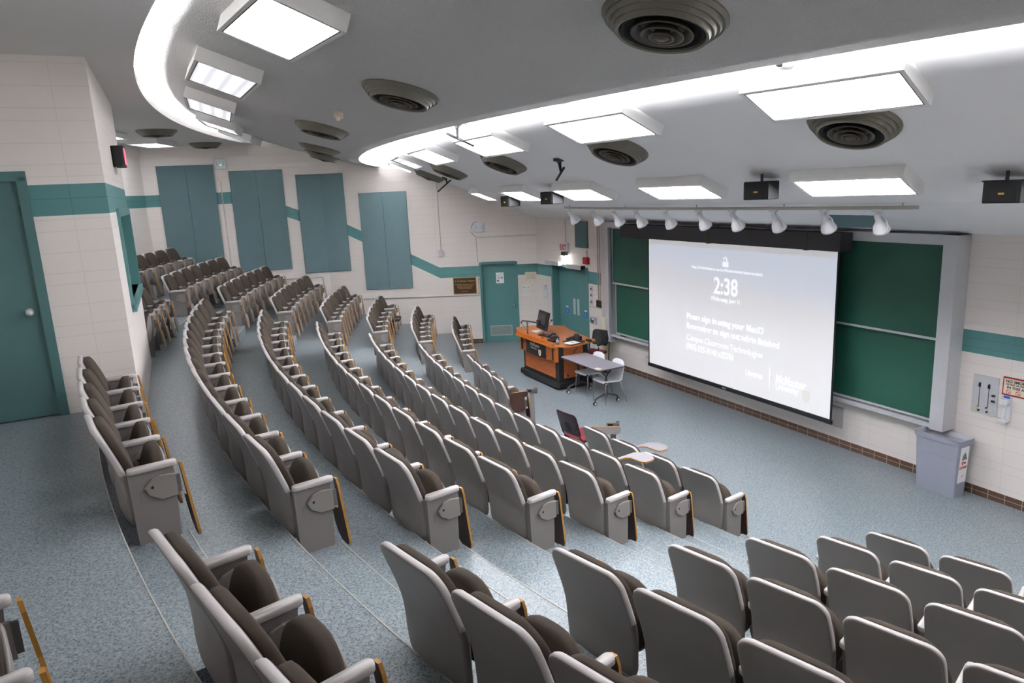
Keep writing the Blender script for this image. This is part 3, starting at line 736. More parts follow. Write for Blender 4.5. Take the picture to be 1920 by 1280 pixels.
# desk top with two end flaps; near edge raised ledge
def loc(p): v_ = LM.inverted() @ Vector((p[0], p[1], 0)); return (v_.x, v_.y)
top = [loc(p) for p in ((1.10, 13.96), (1.18, 13.98), (1.73, 14.42), (1.74, 14.52), (1.62, 14.75), (1.30, 15.75), (1.24, 16.15), (.95, 16.3), (.80, 16.42), (.20, 16.30), (.1, 16.22), (.16, 15.62), (.86, 14.1))]
MB().prism(top, .895, .93, bev=.006).obj('desk_top', M['lecterntop'], L)
MB().box(-1.60, .04, -.15, -.10, .93, 1.0, b=.012).obj('front_ledge', M['lecternedge'], L)
MB().box(-1.62, .06, -.165, -.05, .905, .932, b=.02).obj('ledge_base', M['lecternedge'], L)
MB().path([(.0, .35, .72), (.18, .35, .88)], .008).obj('flap_brace', M['black'], L)
# things on the lectern (world positions by lectern frame)
def onL(x, y, z=.931, a=0): return LM @ T((x, y, z)) @ Matrix.Rotation(a, 4, 'Z')
t_ = thing('monitor', 'black computer monitor on a silver jointed arm, seen from behind on the lectern', 'monitor', onL(-1.27, .30, .931, radians(-6)))
MB().box(-.28, .28, -.02, .02, .10, .50, b=.01).obj('display_case', M['black'], t_)
MB().box(-.2, .2, -.045, -.02, .22, .44, b=.01).obj('back_housing', M['boxblack'], t_)
MB().box(-.27, .27, .0201, .0225, .165, .5).obj('display_glass', M['blackhole'], t_)
t_.matrix_world = t_.matrix_world @ Matrix.Rotation(radians(-12), 4, 'X'); mon = t_
AM = mon.matrix_world.inverted() @ onL(-1.33, .0)
MB().tube((0, 0, 0), (0, 0, .03), .04).tube((0, 0, .03), (0, 0, .30), .017).obj('arm_post', M['chrome'], mon, AM)
MB().path([(0, 0, .10), (-.26, -.02, .23)], .013).obj('arm_link', M['gunmetal'], mon, AM)
MB().path([(-.26, -.02, .23), (-.23, .0, .29), (.04, .14, .28), (.10, .22, .26)], .019).obj('arm_link', M['darkmetal'], mon, AM)
MB().box(.05, .17, .20, .245, .2, .32).obj('mount_plate', M['black'], mon, AM)
t_ = thing('keyboard', 'black computer keyboard lying in front of the monitor', 'keyboard', onL(-.95, .28, .931, radians(10)))
MB().box(-.23, .23, -.08, .08, 0, .018, b=.008).obj('keyboard_case', M['black'], t_)
MB().box(-.215, .215, -.065, .065, .018, .026).obj('keys', M['boxblack'], t_)
t_ = thing('paper_sheet', 'white paper sheet on the desk beside the monitor', 'paper', onL(-1.55, .38))
MB().box(-.15, .11, -.11, .1, 0, .003).obj('sheet', M['paper'], t_)
t_ = thing('gooseneck_microphone', 'thin gooseneck microphone with red ring on the lectern', 'microphone', onL(-.72, .02))
MB().tube((0, 0, 0), (0, 0, .015), .03).obj('microphone_base', M['black'], t_)
MB().path([(0, 0, .01), (0, .01, .1), (.02, .08, .22), (.04, .2, .36)], .0045, 6).obj('neck', M['black'], t_)
MB().tube((.04, .2, .36), (.045, .215, .38), .011).obj('light_ring', M['red'], t_)
MB().tube((.045, .215, .38), (.05, .24, .41), .014).obj('capsule', M['black'], t_)
t_ = thing('desk_phone', 'black desk telephone with handset near the ledge end', 'telephone', onL(-.42, .12, .931, radians(-10)))
MB().prism([(-.1, 0), (.1, 0), (.1, .10), (-.1, .03)], -.09, .12, 'x').obj('phone_base', M['black'], t_)
MB().path([(-.11, -.08, .06), (-.11, -.07, .09), (-.10, .05, .14), (-.1, .10, .12)], .02).obj('handset', M['black'], t_)
MB().box(0, .09, .02, .09, .1, .13).obj('phone_display', M['boxblack'], t_)
t_ = thing('document_camera', 'dark grey document camera on the right lectern flap', 'document camera', onL(-.06, .42, .931, radians(0)))
MB().box(-.15, .15, -.2, .18, 0, .03, b=.02).obj('camera_stage', M['boxblack'], t_)
MB().box(-.15, .0, .05, .2, .03, .10, b=.02).obj('camera_base', M['black'], t_)
MB().path([(-.1, -.12, .06), (-.12, .1, .09)], .03).obj('camera_arm', M['darkmetal'], t_)
MB().box(-.045, .055, .02, .1, .05, .17, b=.015).obj('camera_head', M['darkmetal'], t_)
t_ = thing('paper_sheet', 'white paper sheet with a pen lying on the document camera', 'paper', onL(.06, .30, .963, .1))
MB().box(-.11, .13, -.15, .12, 0, .003).obj('sheet', M['paper'], t_)
MB().tube((-.02, -.02, .008), (.05, .0, .008), .005, n=6).obj('pen', M['ink'], t_)
t_ = thing('adapter_box', 'small black adapter box with cable on the back of the flap', 'adapter', onL(.02, .72))
MB().box(-.07, .07, -.04, .04, 0, .03, b=.008).obj('adapter_case', M['black'], t_)
MB().path([(.07, 0, .012), (.12, -.03, .006), (.15, .02, .006), (.13, .06, .006)], .005, 6).obj('adapter_cable', M['black'], t_)
t_ = thing('marker_cup', 'clear cup with blue and yellow markers beside the phone', 'cup', onL(-.12, .06))
MB().lathe([(.0, 0), (.03, 0), (.034, .09), (.031, .09), (.028, .005), (0, .005)], 16).obj('cup', M['laminate'], t_)
MB().tube((0, 0, .01), (.015, .01, .13), .007, n=8).obj('marker', M['blue'], t_)
MB().tube((-.01, 0, .01), (-.02, .01, .12), .007, n=8).obj('marker', M['yellow'], t_)

# ---------------------------------------------------------------- flip-top table and chairs
TM = frame((1.53, 13.45), (UX.x, UX.y))
t_ = thing('training_table', 'grey flip-top table on casters beside the lectern', 'table', TM)
MB().box(-.69, .69, -.30, .30, .705, .732, b=.03).obj('table_top', M['tablegrey'], t_)
MB().box(-.692, .692, -.302, .302, .708, .724, b=.03).obj('edge_band', M['darkmetal'], t_)
MB().box(-.5, .5, -.02, .02, .60, .64).obj('stretcher', M['black'], t_)
for sx in (-.5, .5):
    leg = MB().tube((sx, 0, .14), (sx, 0, .55), .024).tube((sx, 0, .53), (sx, -.17, .70), .018).tube((sx, 0, .53), (sx, .17, .70), .018)
    leg.path([(sx, 0, .2), (sx, -.2, .14), (sx, -.25, .11), (sx, -.26, .06)], .018).path([(sx, 0, .2), (sx, .2, .14), (sx, .25, .11), (sx, .26, .06)], .018)
    lo = leg.obj('leg', M['darkmetal'], t_)
    for sy in (-.26, .26):
        MB().tube((sx-.02, sy, .032), (sx+.02, sy, .032), .032, n=16).tube((sx-.0235, sy, .032), (sx-.02, sy, .032), .02, n=12, mi=1).tube((sx+.02, sy, .032), (sx+.0235, sy, .032), .02, n=12, mi=1).obj('caster', [M['black'], M['cream']], lo)
tag(MB().box(-.09, .03, -.04, .06, 0, .001).obj('paper_label', M['cream'], None, TM @ T((.6, -.22, .733)) @ Matrix.Rotation(.3, 4, 'Z')), 'small cream paper label on the near corner of the grey table', 'paper label')
def shellchair(label, p, ang):
    t_ = thing('shell_chair', label, 'chair', rot((p[0], p[1], 0), ang))
    # one-piece seat and back: profile swept in x
    prof = [(.22, .425), (.2, .445), (.1, .44), (-.1, .43), (-.17, .445), (-.205, .50), (-.22, .58), (-.245, .68), (-.27, .80)]
    nx = 9; v = []
    for dy in (0, 1):
        for (y, z) in prof:
            hw = .225 if z < .5 else .215
            if y > .19: hw = .2
            if z > .75: hw = .17
            for i in range(nx):
                u = -1+2*i/(nx-1); cup = .02*u*u
                yy, zz = (y+ (cup*1.2 if z > .48 else 0)), (z+(cup*.5 if z <= .48 else 0))
                v.append((u*hw, yy-(.012 if dy and z > .48 else 0), zz-(.012 if dy and z <= .48 else 0)-(.0 if z < .75 else .03*abs(u)**3)))
    m_ = len(prof); f = []
    for k in range(m_-1):
        for i in range(nx-1):
            a = k*nx+i; f.append((a, a+1, a+nx+1, a+nx)); b = a+m_*nx; f.append((b, b+nx, b+nx+1, b+1))
    o2 = m_*nx
    for k in range(m_-1):
        for i in (0, nx-1): a = k*nx+i; f.append((a, a+nx, a+nx+o2, a+o2))
    for i in range(nx-1):
        for k in (0, m_-1): a = k*nx+i; f.append((a, a+1, a+1+o2, a+o2))
    MB().add(v, f, 0, True).obj('seat_shell', M['white'], t_)
    for sx in (-1, 1):
        MB().path([(sx*.19, .13, .425), (sx*.2, .18, .40), (sx*.215, .2, .0)], .01).obj('leg', M['chrome'], t_)
        MB().path([(sx*.17, -.12, .42), (sx*.19, -.16, .39), (sx*.23, -.27, .0)], .01).obj('leg', M['chrome'], t_)
    return t_
face = atan2(-.43473, -.90056)-pi/2              # local +y looks towards the seats
shellchair('white shell chair at the near end of the grey table', (1.80, 13.14), face)
shellchair('white shell chair nearer the lectern, half under the grey table', (1.52, 13.78), face+.05)
# arm chair behind the lectern
t_ = thing('arm_chair', 'black mesh-back arm chair with red seat behind the lectern', 'chair', rot((1.80, 15.42, 0), face+.35))
MB().pad(dense(roundrect(-.22, .22, .56, .90, .07, 6), .05), lambda x, h: -.24-(h-.5)*.22+.6*x*x, .012, .012).obj('backrest', M['black'], t_)
for i in range(5):
    for j in range(4):
        x = -.14+.07*i; h = .68+.05*j; y = -.24-(h-.5)*.22+.6*x*x
        if (i+j) % 2 == 0: MB().tube((x, y+.0125, h), (x, y+.0145, h), .008, n=6).obj('back_perforation', M['laminate'], t_)
mb = MB(); mb.pad(dense(roundrect(-.24, .24, -.23, .23, .07, 6), .05), lambda x, h: 0, .02, .035, bulge1=.015); mb.v = [(x, z, .43+y) for x, y, z in mb.v]; mb.obj('seat', M['redfabric'], t_)
for sx in (-1, 1):
    MB().path([(sx*.27, -.24, .0), (sx*.27, -.2, .3), (sx*.27, -.22, .55), (sx*.27, -.24, .66)], .012).path([(sx*.27, .24, 0), (sx*.27, .2, .3), (sx*.27, .16, .62)], .012).obj('leg', M['black'], t_)
    MB().box(sx*.27-.025, sx*.27+.025, -.2, .2, .65, .675, b=.012).obj('armrest', M['black'], t_)

# ---------------------------------------------------------------- trash can
t_ = thing('trash_can', 'tall slim blue-grey trash can against the front wall by the chalkboard', 'trash can', WF @ T((7.43, -.235, 0)))
def can_ring(z, g_): return [(x*(1-.0)+0, y, z) for x, y in roundrect(-.255-g_*.035, .255+g_*.035, -.115-g_*.03, .115+g_*.03, .035, 5)]
v = []; prof = [(0, 0, 1), (0, 0, 0), (.72, .9, 0), (.72, 1.35, 0), (.765, 1.45, 0), (.765, 1.15, 0), (.72, .8, 0), (.5, .55, 0)]
rings = [(.0, .0), (.70, .85), (.705, 1.25), (.75, 1.45), (.765, 1.4), (.765, 1.15), (.70, .72), (.30, .25)]
for z, g_ in rings: v += can_ring(z, g_)
n = len(v)//len(rings)
f = [(k*n+i, k*n+(i+1) % n, (k+1)*n+(i+1) % n, (k+1)*n+i) for k in range(len(rings)-1) for i in range(n)] + [tuple(range(n))[::-1], tuple(range((len(rings)-1)*n, len(rings)*n))]
MB().add(v, f, 0, False).obj('bin_body', M['binblue'], t_)
v = []
rg = [(.772, 1.5), (.776, 1.2), (.69, .66), (.45, .3)]
for z, g_ in rg: v += can_ring(z, g_)
f = [(k*n+i, k*n+(i+1) % n, (k+1)*n+(i+1) % n, (k+1)*n+i) for k in range(len(rg)-1) for i in range(n)]
MB().add(v, f, 0, True).obj('bin_liner', M['liner'], t_)
MB().path([(-.2, -.137, .50), (-.1, -.139, .535), (0, -.14, .545), (.1, -.139, .535), (.2, -.137, .50)], .004, 6).obj('moulded_line', M['binblue'], t_)
stf = Matrix(((0, 1, 0, 0), (-1, 0, 0, 0), (0, 0, 1, 0), (0, 0, 0, 1)))      # facing +x end
sx_ = lambda z: .2555+.0435*z
so = MB().add([(sx_(z)+d, y, z) for z in (.2, .68) for y in (-.08, .08) for d in (.0, .0035)], [(0, 1, 3, 2), (4, 6, 7, 5), (0, 4, 5, 1), (2, 3, 7, 6), (1, 5, 7, 3), (0, 2, 6, 4)]).obj('sticker', M['paper'], t_)
E2 = Matrix(((0, -1, 0, .2785), (1, 0, 0, 0), (0, 0, 1, 0), (0, 0, 0, 1)))
def endtext(nm, s_, size, y, z, m_): text(nm, s_, size, so, Matrix.Translation((sx_(z+.02)+.0045, y, z)) @ Matrix.Rotation(pi/2, 4, 'Z'), m_, align='CENTER', bold=.001)
endtext('sticker_word', 'the', .066, 0, .45, M['redink']); endtext('sticker_word', 'other', .066, 0, .39, M['redink'])
MB().prism([(-.05, .51), (.05, .51), (.03, .57), (.005, .61), (-.03, .57)], .2835, .287, 'x').obj('sticker_mark', M['greyink'], so)
MB().prism([(-.02, .29), (.0, .275), (.03, .30), (.0, .285)], .2715, .274, 'x').obj('sticker_mark', M['redink'], so)

# ---------------------------------------------------------------- front wall: doors, boards, screen
def wbox(fr, name, mat_, x0, x1, z0, z1, d0, d1, parent=None, b=0, mats=None):
    # d0,d1: distance out of the wall into the room
    mb = MB(); 
    if b: mb.prism(roundrect(x0, x1, z0, z1, b, 4), -d1, -d0, 'y')
    else: mb.box(x0, x1, -d1, -d0, z0, z1)
    return mb.obj(name, mat_, parent, None if parent else fr)
# exit double door in a recess
d1_ = thing('door_1', 'teal double exit door recessed in the front wall', 'door', WF); d1_['kind'] = 'structure'
MB().box(DO0-.02, DO0+.05, -.01, .25, 0, DOZ).box(DO1-.05, DO1+.02, -.01, .25, 0, DOZ).box(DO0, DO1, -.01, .25, DOZ-.05, DOZ+.02).obj('door_frame', M['teal'], d1_)
mid = (DO0+DO1)/2
for k, (x0, x1) in enumerate(((DO0+.05, mid-.003), (mid+.003, DO1-.05))):
    lf = MB().box(x0, x1, .19, .235, .01, DOZ-.055).obj('door_leaf', M['teal'], d1_)
    px = mid + (-.09 if k == 0 else .09)
    MB().box(px-.05, px+.05, .184, .19, .93, 1.33).obj('push_plate', M['alu'], lf)
    sx_ = mid + (-.46 if k == 0 else .43)
    s_ = MB().box(sx_-.06, sx_+.06, .186, .19, .92, 1.06).obj('access_sticker', M['blue'], lf)
    MB().box(sx_-.06, sx_+.06, .186, .19, 1.061, 1.10).obj('access_sticker', M['paper'], lf)
    MB().tube((sx_-.005, .185, 1.025), (sx_-.005, .187, 1.025), .009, n=10).path([(sx_-.005, .185, 1.01), (sx_-.005, .185, .975), (sx_+.02, .185, .97), (sx_+.03, .185, .945)], .005, 6).lathe([(.018, 0), (.024, 0), (.024, .002), (.018, .002)], 14).obj('wheelchair_symbol', M['paper'], s_)
    w_ = s_.children[0] if s_.children else None
for (x0, x1, z0, lb_) in ((-3.24, -2.56, 2.155, 'grey automatic door opener over the left leaf of the exit door'), (-2.18, -1.50, 2.135, 'grey automatic door opener over the right leaf of the exit door')):
    o = thing('door_opener', lb_, 'door opener', WF)
    MB().box(x0, x1, -.12, -.002, z0, z0+.10).obj('opener_cover', M['alu'], o)
    MB().box(x1, x1+.02, -.118, -.004, z0+.004, z0+.096).obj('opener_cap', M['black'] if x0 > -2.5 else M['white'], o)
# door in the left wall
d2_ = thing('door_2', 'teal door with louvre grille in the left wall', 'door', WD); d2_['kind'] = 'structure'
MB().box(-.01, .055, -.02, .2, 0, 2.2).box(.945, 1.01, -.02, .2, 0, 2.2).box(.055, .945, -.02, .2, 2.14, 2.21).obj('door_frame', M['teal'], d2_)
lf = MB().box(.055, .945, .12, .165, .01, 2.14).obj('door_leaf', M['teal'], d2_)
lv = MB().box(.20, .80, .112, .12, .17, .20).box(.20, .80, .112, .12, .43, .46).box(.20, .225, .112, .12, .17, .46).box(.775, .80, .112, .12, .17, .46)
for k in range(9): lv.add([(.225, .119, .205+k*.025), (.775, .119, .205+k*.025), (.775, .111, .222+k*.025), (.225, .111, .222+k*.025)], [(0, 1, 2, 3)])
lv.obj('louvre_grille', M['arm'], lf)
kn = MB().lathe([(.0, 0), (.032, 0), (.03, .008), (.012, .012), (.012, .04), (.028, .05), (.03, .065), (.02, .078), (0, .08)], 20).obj('door_knob', M['chrome'], lf)
kn.matrix_local = T((.885, .12, 1.0)) @ Matrix.Rotation(pi/2, 4, 'X')
nt = thing('notice_sheet', 'white notice with dark pictures taped to the left wall door', 'notice', WD)
MB().box(.42, .63, .114, .118, 1.61, 1.90).obj('sheet', M['paper'], nt)
for (x, z, w_, h_) in ((.5, 1.75, .035, .035), (.575, 1.76, .04, .05), (.47, 1.68, .045, .045), (.48, 1.81, .09, .008), (.56, 1.855, .1, .006)):
    MB().box(x-w_/2, x+w_/2, .1125, .114, z-h_/2, z+h_/2).obj('printed_mark', M['greyink'] if h_ < .04 or x > .55 else M['ink'], nt)
# plaque
pq = thing('plaque', 'bronze dedication plaque with gold border beside the teal door', 'plaque', WD)
MB().box(-.735, -.10, -.022, -.001, 1.37, 1.825).obj('plaque_border', M['gold'], pq)
MB().box(-.715, -.12, -.025, -.022, 1.39, 1.805).obj('plaque_field', M['bronze'], pq)
text('plaque_title', 'H. D. Barber Theatre', .062, pq, T((-.4175, -.0255, 1.705)), M['gold'], 'CENTER', .0008)
for k, s_ in enumerate(('In recognition of the many years of support', 'to McMaster University and to the', 'engineering profession, this room is', 'dedicated to the H. D. Barber')):
    text('plaque_text', s_, .029, pq, T((-.4175, -.0255, 1.625-k*.037)), M['gold'], 'CENTER', .0008)
text('plaque_text', 'October 1990', .03, pq, T((-.4175, -.0255, 1.44)), M['gold'], 'CENTER', .0008)
n1_ = thing('notice_board', 'small cream framed notice right of the teal door', 'notice', WD)
MB().box(1.21, 1.51, -.02, -.001, 1.665, 1.895).obj('wood_frame', M['cream'], n1_)
MB().box(1.225, 1.495, -.023, -.02, 1.68, 1.88).obj('sheet', M['cream'], n1_)
for k in range(6): MB().box(1.25, 1.47, -.0235, -.023, 1.71+k*.026, 1.714+k*.026).obj('printed_line', M['greyink'], n1_)
n2_ = thing('notice_sheet', 'white sheet with coloured dots below the cream notice', 'notice', WD)
MB().box(1.12, 1.33, -.006, -.001, 1.26, 1.55).obj('sheet', M['paper'], n2_)
for k, m_ in enumerate(('laminate', 'yellow', 'orange')):
    MB().tube((1.16+k*.062, -.008, 1.49), (1.16+k*.062, -.006, 1.49), .018, n=14).obj('dot', M[m_], n2_)
    for j in range(5): MB().box(1.145+k*.062, 1.185+k*.062, -.0075, -.006, 1.33+j*.026, 1.334+j*.026).obj('printed_line', M['arm'], n2_)
# hand sanitiser dispensers
def dispenser(fr, x, z, label):
    t_ = thing('sanitizer_dispenser', label, 'dispenser', fr @ T((x, 0, z)))
    MB().box(-.055, .055, -.03, -.001, -.14, .14, b=.01).obj('back_plate', M['white'], t_)
    MB().box(-.045, .045, -.11, -.03, .07, .13, b=.01).obj('pump_cover', M['white'], t_)
    MB().path([(-.04, -.1, .08), (-.04, -.11, -.1), (-.04, -.04, -.13)], .006, 6).path([(.04, -.1, .08), (.04, -.11, -.1), (.04, -.04, -.13)], .006, 6).obj('bottle_cage', M['white'], t_)
    MB().box(-.05, .05, -.12, -.001, -.15, -.135, b=.01).obj('drip_tray', M['white'], t_)
    MB().box(-.035, .035, -.034, -.03, .135, .16).obj('purple_label', M['blue'], t_)
dispenser(WF, -3.38, 1.42, 'white sanitizer dispenser on the corner wall left of the exit door')
dispenser(WF, 8.02, 1.22, 'white sanitizer dispenser under the no smoking sign')
# exit sign and lamp
es = thing('exit_sign', 'lit white EXIT sign with red letters above the double door', 'exit sign', WF)
MB().box(-2.50, -2.17, -.09, -.001, 2.53, 2.73, b=.008).obj('sign_box', M['white'], es)
text('sign_text', 'EXIT', .185, es, T((-2.335, -.092, 2.565)), M['redink'], 'CENTER', .004, sx=.8)
el = thing('bulkhead_light', 'glowing bulkhead lamp under the EXIT sign', 'lamp', WF)
MB().box(-2.43, -2.25, -.11, -.001, 2.42, 2.51, b=.02).obj('lamp_body', M['darkmetal'], el)
MB().box(-2.42, -2.26, -.10, -.02, 2.395, 2.419).obj('lamp_lens', M['exitlamp'], el)
def conduit(fr, name, pts, r, label, mat_='conduit', d=.012):
    mb = MB().path([(x, -d, z) for x, z in pts], r, 6); return tag(mb.obj(name, M[mat_], None, fr), label, 'conduit')
conduit(WF, 'conduit', [(-2.33, 2.74), (-2.33, 3.28)], .012, 'thin conduit from the EXIT sign up to the ceiling')
# small acoustic panel
tag(MB().box(-1.83, -1.31, -.05, -.001, 2.65, 3.27).obj('acoustic_panel', M['acoustic'], None, WF), 'small dark teal wall panel hanging above the fire alarm', 'acoustic panel')
fa = thing('fire_alarm', 'red fire alarm box beside the exit door head', 'fire alarm', WF)
MB().box(-1.46, -1.27, -.09, -.001, 2.28, 2.44, b=.012).obj('alarm_body', M['red'], fa)
MB().path([(-1.36, -.02, 2.44), (-1.36, -.02, 2.60)], .012, 6).obj('alarm_conduit', M['conduit'], fa)
for (z, h_) in ((1.71, .13), (1.56, .1), (1.40, .12)):
    o = thing('wall_switch', 'small metal switch plate right of the exit door, %s of three' % {1.71: 'top', 1.56: 'middle', 1.40: 'bottom'}[z], 'switch', WF)
    MB().box(-1.29, -1.17, -.012, -.001, z-h_/2, z+h_/2, b=.004).obj('plate', M['alu'], o)
    MB().box(-1.245, -1.215, -.02, -.012, z-.02, z+.02).obj('switch_key', M['darkmetal'], o)
o = thing('control_box', 'dark gridded control box beside the switches on the front wall', 'control box', WF)
MB().box(-.98, -.78, -.04, -.001, 1.32, 1.48, b=.004).obj('box', M['darkmetal'], o)
for k in range(3):
    for j in range(2): MB().box(-.965+k*.062, -.915+k*.062, -.046, -.04, 1.335+j*.07, 1.39+j*.07).obj('control_key', M['black'], o)
conduit(WF, 'conduit', [(-.92, 1.48), (-.92, 3.29)], .014, 'left of the twin conduits rising from the control box')
conduit(WF, 'conduit', [(-.84, 1.48), (-.84, 3.29)], .014, 'right of the twin conduits rising from the control box')
conduit(WF, 'conduit', [(-1.3, 1.30), (-.72, 1.30)], .010, 'short level conduit under the control box')
o = thing('door_actuator', 'round steel door push button beside the exit door', 'push button', WF)
MB().box(-1.22, -1.02, -.05, -.001, .90, 1.06, b=.01).obj('button_box', M['alu'], o)
c_ = MB().lathe([(0, 0), (.075, 0), (.075, .02), (.06, .035), (0, .04)], 24).obj('button_disc', M['chrome'], o); c_.matrix_local = T((-1.14, -.05, .98)) @ Matrix.Rotation(pi/2, 4, 'X') 
wbox(WF, 'pipe_cover', M['kick'], -.72, -.5, .02, 1.12, .001, .07); tag(bpy.data.objects['pipe_cover'], 'cream boxed pipe cover at the wall foot left of the chalkboards', 'pipe cover')
wbox(WF, 'pipe_cover', M['conduit'], -.72, -.5, 1.12, 3.28, .001, .06); tag(bpy.data.objects['pipe_cover.001'], 'tall wall-coloured boxed pipe cover left of the chalkboards', 'pipe cover')
o = thing('screen_control', 'narrow metal box with yellow tags beside the chalkboard frame', 'control box', WF)
MB().box(-.46, -.38, -.07, -.001, 2.72, 3.16, b=.006).obj('box', M['alu'], o)
for z in (2.80, 2.93): MB().box(-.455, -.385, -.074, -.07, z, z+.05).obj('yellow_tag', M['yellow'], o)
o = tag(MB().box(-.47, -.36, -.03, -.001, 1.33, 1.50, b=.006).obj('light_switch', M['white'], None, WF), 'white switch plate at the chalkboard frame edge', 'switch')

# chalkboard frame
cf = thing('sliding_chalkboard', 'wide green sliding chalkboard unit in a grey metal frame on the front wall', 'chalkboard', WF)
MB().box(-.36, 7.42, -.20, -.001, 3.17, 3.285).obj('top_rail', M['alu'], cf)
MB().box(-.36, -.24, -.20, -.001, .62, 3.17).obj('left_stile', M['alu'], cf)
MB().box(-.22, -.16, -.24, -.18, .66, 3.17).obj('guide_rail', M['alu'], cf)
MB().box(7.24, 7.42, -.26, -.001, .79, 3.285).obj('right_stile', M['alu'], cf)
MB().box(-.22, 7.25, -.17, -.02, .785, .805).box(-.22, 7.25, -.175, -.165, .775, .83).obj('chalk_tray', M['alu'], cf)
def board(x0, x1, z0, z1, d, label):
    t_ = MB().box(x0, x1, -d-.012, -d, z0, z1).obj('chalk_panel', M['chalk'], cf)
    mb = MB(); mb.box(x0, x1, -d-.03, -d+.002, z0-.03, z0).box(x0, x1, -d-.022, -d+.002, z1, z1+.014).box(x0-.02, x0, -d-.022, -d+.002, z0-.03, z1+.014).box(x1, x1+.02, -d-.022, -d+.002, z0-.03, z1+.014)
    mb.obj('metal_edge', M['alu'], t_)
board(-.13, 3.45, 1.985, 3.15, .12, 'upper green chalkboard at the left of the screen')
board(-.12, 3.45, .86, 1.94, .05, 'lower green chalkboard at the left of the screen')
board(3.52, 7.22, 1.965, 3.15, .12, 'upper green chalkboard at the right of the screen')
board(3.52, 7.22, .86, 1.93, .05, 'lower green chalkboard at the right of the screen')
o = thing('chalk_eraser', 'black felt eraser lying on the left chalk tray', 'eraser', WF @ T((.22, -.13, .806)))
MB().box(-.09, .09, -.03, .03, 0, .03, b=.01).obj('eraser_body', M['black'], o)
# projection screen
sc_ = thing('projection_screen', 'large lit projection screen hanging before the chalkboards', 'projection screen', WF)
HX0, HX1 = .66, 5.93
MB().box(HX0, HX1, -.48, -.24, 3.02, 3.275).obj('screen_housing', M['boxblack'], sc_)
for x in (1.25, 3.25, 5.33): MB().box(x-.03, x+.03, -.486, -.236, 3.01, 3.28).obj('housing_strap', M['darkmetal'], sc_)
SD = .36; X0, X1 = 1.46, 5.80
MB().box(X0-.035, X1+.035, -SD-.002, -SD+.002, .50, 3.03).obj('screen_border', M['black'], sc_)
t = NT('projected_lock_screen')
sp = t.n('ShaderNodeSeparateXYZ'); t.l(t.coord(), sp.inputs[0]); z = sp.outputs[2]; x = sp.outputs[0]
nz = t.noise(1.6, 6, None, .65); nf = t.noise(7, 5, None, .7)
hz = t.math('ADD', z, t.math('MULTIPLY', x, .075))
sky = t.ramp(t.math('MULTIPLY', t.math('SUBTRACT', hz, 2.2), 1.0), (.30, srgb(226, 225, 231)), (.52, srgb(224, 228, 242)), (.85, srgb(218, 226, 244)))
land = t.mix(nf, srgb(224, 226, 224), srgb(232, 231, 234))
lmask = t.math('MULTIPLY', t.math('GREATER_THAN', x, 3.5), t.math('MULTIPLY', t.math('LESS_THAN', hz, 2.48), nz))
col = t.mix(t.math('MULTIPLY', lmask, 1.1), sky, land)
top_ = t.math('GREATER_THAN', z, 2.915); col = t.mix(top_, col, srgb(214, 213, 216))
t.set(srgb(204, 204, 205), .8); t.l(col, t.b.inputs['Emission Color']); t.b.inputs['Emission Strength'].default_value = .1
M['projected'] = t.m
scr = MB().box(X0, X1, -SD-.004, -SD-.002, .535, 3.02).obj('screen_fabric', M['projected'], sc_)
M['lit'] = emit('projected_white', (250, 251, 255), .15)
M['lit'].node_tree.nodes['Principled BSDF'].inputs['Base Color'].default_value = srgb(206, 206, 210)
YT = -SD-.005
def st(name, s_, size, x, z, bold=0, sx=1, al='LEFT'): return text(name, s_, size, scr, T((x, YT, z)), M['lit'], al, bold, .0005, sx)
st('screen_clock', '2:38', .40, 3.58, 2.15, .008, .86, 'CENTER')
st('screen_date', 'Wednesday, June 11', .105, 3.58, 2.02, .003, .82, 'CENTER')
st('screen_hint', 'Press Ctrl+Alt+Delete or use the Windows Security button to unlock', .07, 3.56, 2.54, .0015, .85, 'CENTER')
st('screen_message', 'Please sign in using your MacID', .152, 2.58, 1.60, .004, .98)
st('screen_message', 'Remember to sign out when finished', .152, 2.58, 1.42, .004, .98)
st('screen_message', 'Campus Classroom Technologies', .152, 2.58, 1.20, .0005, .91)
st('screen_message', '(905) 525-9140 x22761', .152, 2.58, 1.03, .0025, .86)
st('screen_libraries', 'Libraries', .135, 4.09, .85, .002, .8)
st('screen_university', 'McMaster', .19, 4.75, .87, .002, .78); st('screen_university', 'University', .15, 4.75, .76, .001, .74)
MB().box(4.615, 4.625, YT-.0005, YT+.0005, .70, 1.08).obj('divider_line', M['lit'], scr)
MB().prism([(3.58-.08, 2.62), (3.58+.06, 2.62), (3.58+.06, 2.71), (3.58-.08, 2.71)], YT-.0005, YT+.0005, 'y').path([(3.60, YT, 2.71), (3.605, YT, 2.76), (3.57, YT, 2.79), (3.53, YT, 2.77), (3.525, YT, 2.75)], .008, 6).obj('padlock_symbol', M['lit'], scr)
M['crestlit'] = emit('projected_crest', (236, 232, 224), .09); M['crestlit'].node_tree.nodes['Principled BSDF'].inputs['Base Color'].default_value = srgb(196, 195, 192)
MB().prism([(5.36+a*1.5, .88+b*1.7) for a, b in sh], YT-.0005, YT+.0005, 'y').obj('screen_crest', M['crestlit'], scr)
MB().box(X0-.05, X1+.05, -SD-.02, -SD+.02, .465, .53, b=.015).obj('bottom_bar', M['black'], sc_)
MB().box(3.55, 3.65, -SD-.0215, -SD-.02, .485, .51).obj('maker_badge', M['laminate'], sc_)
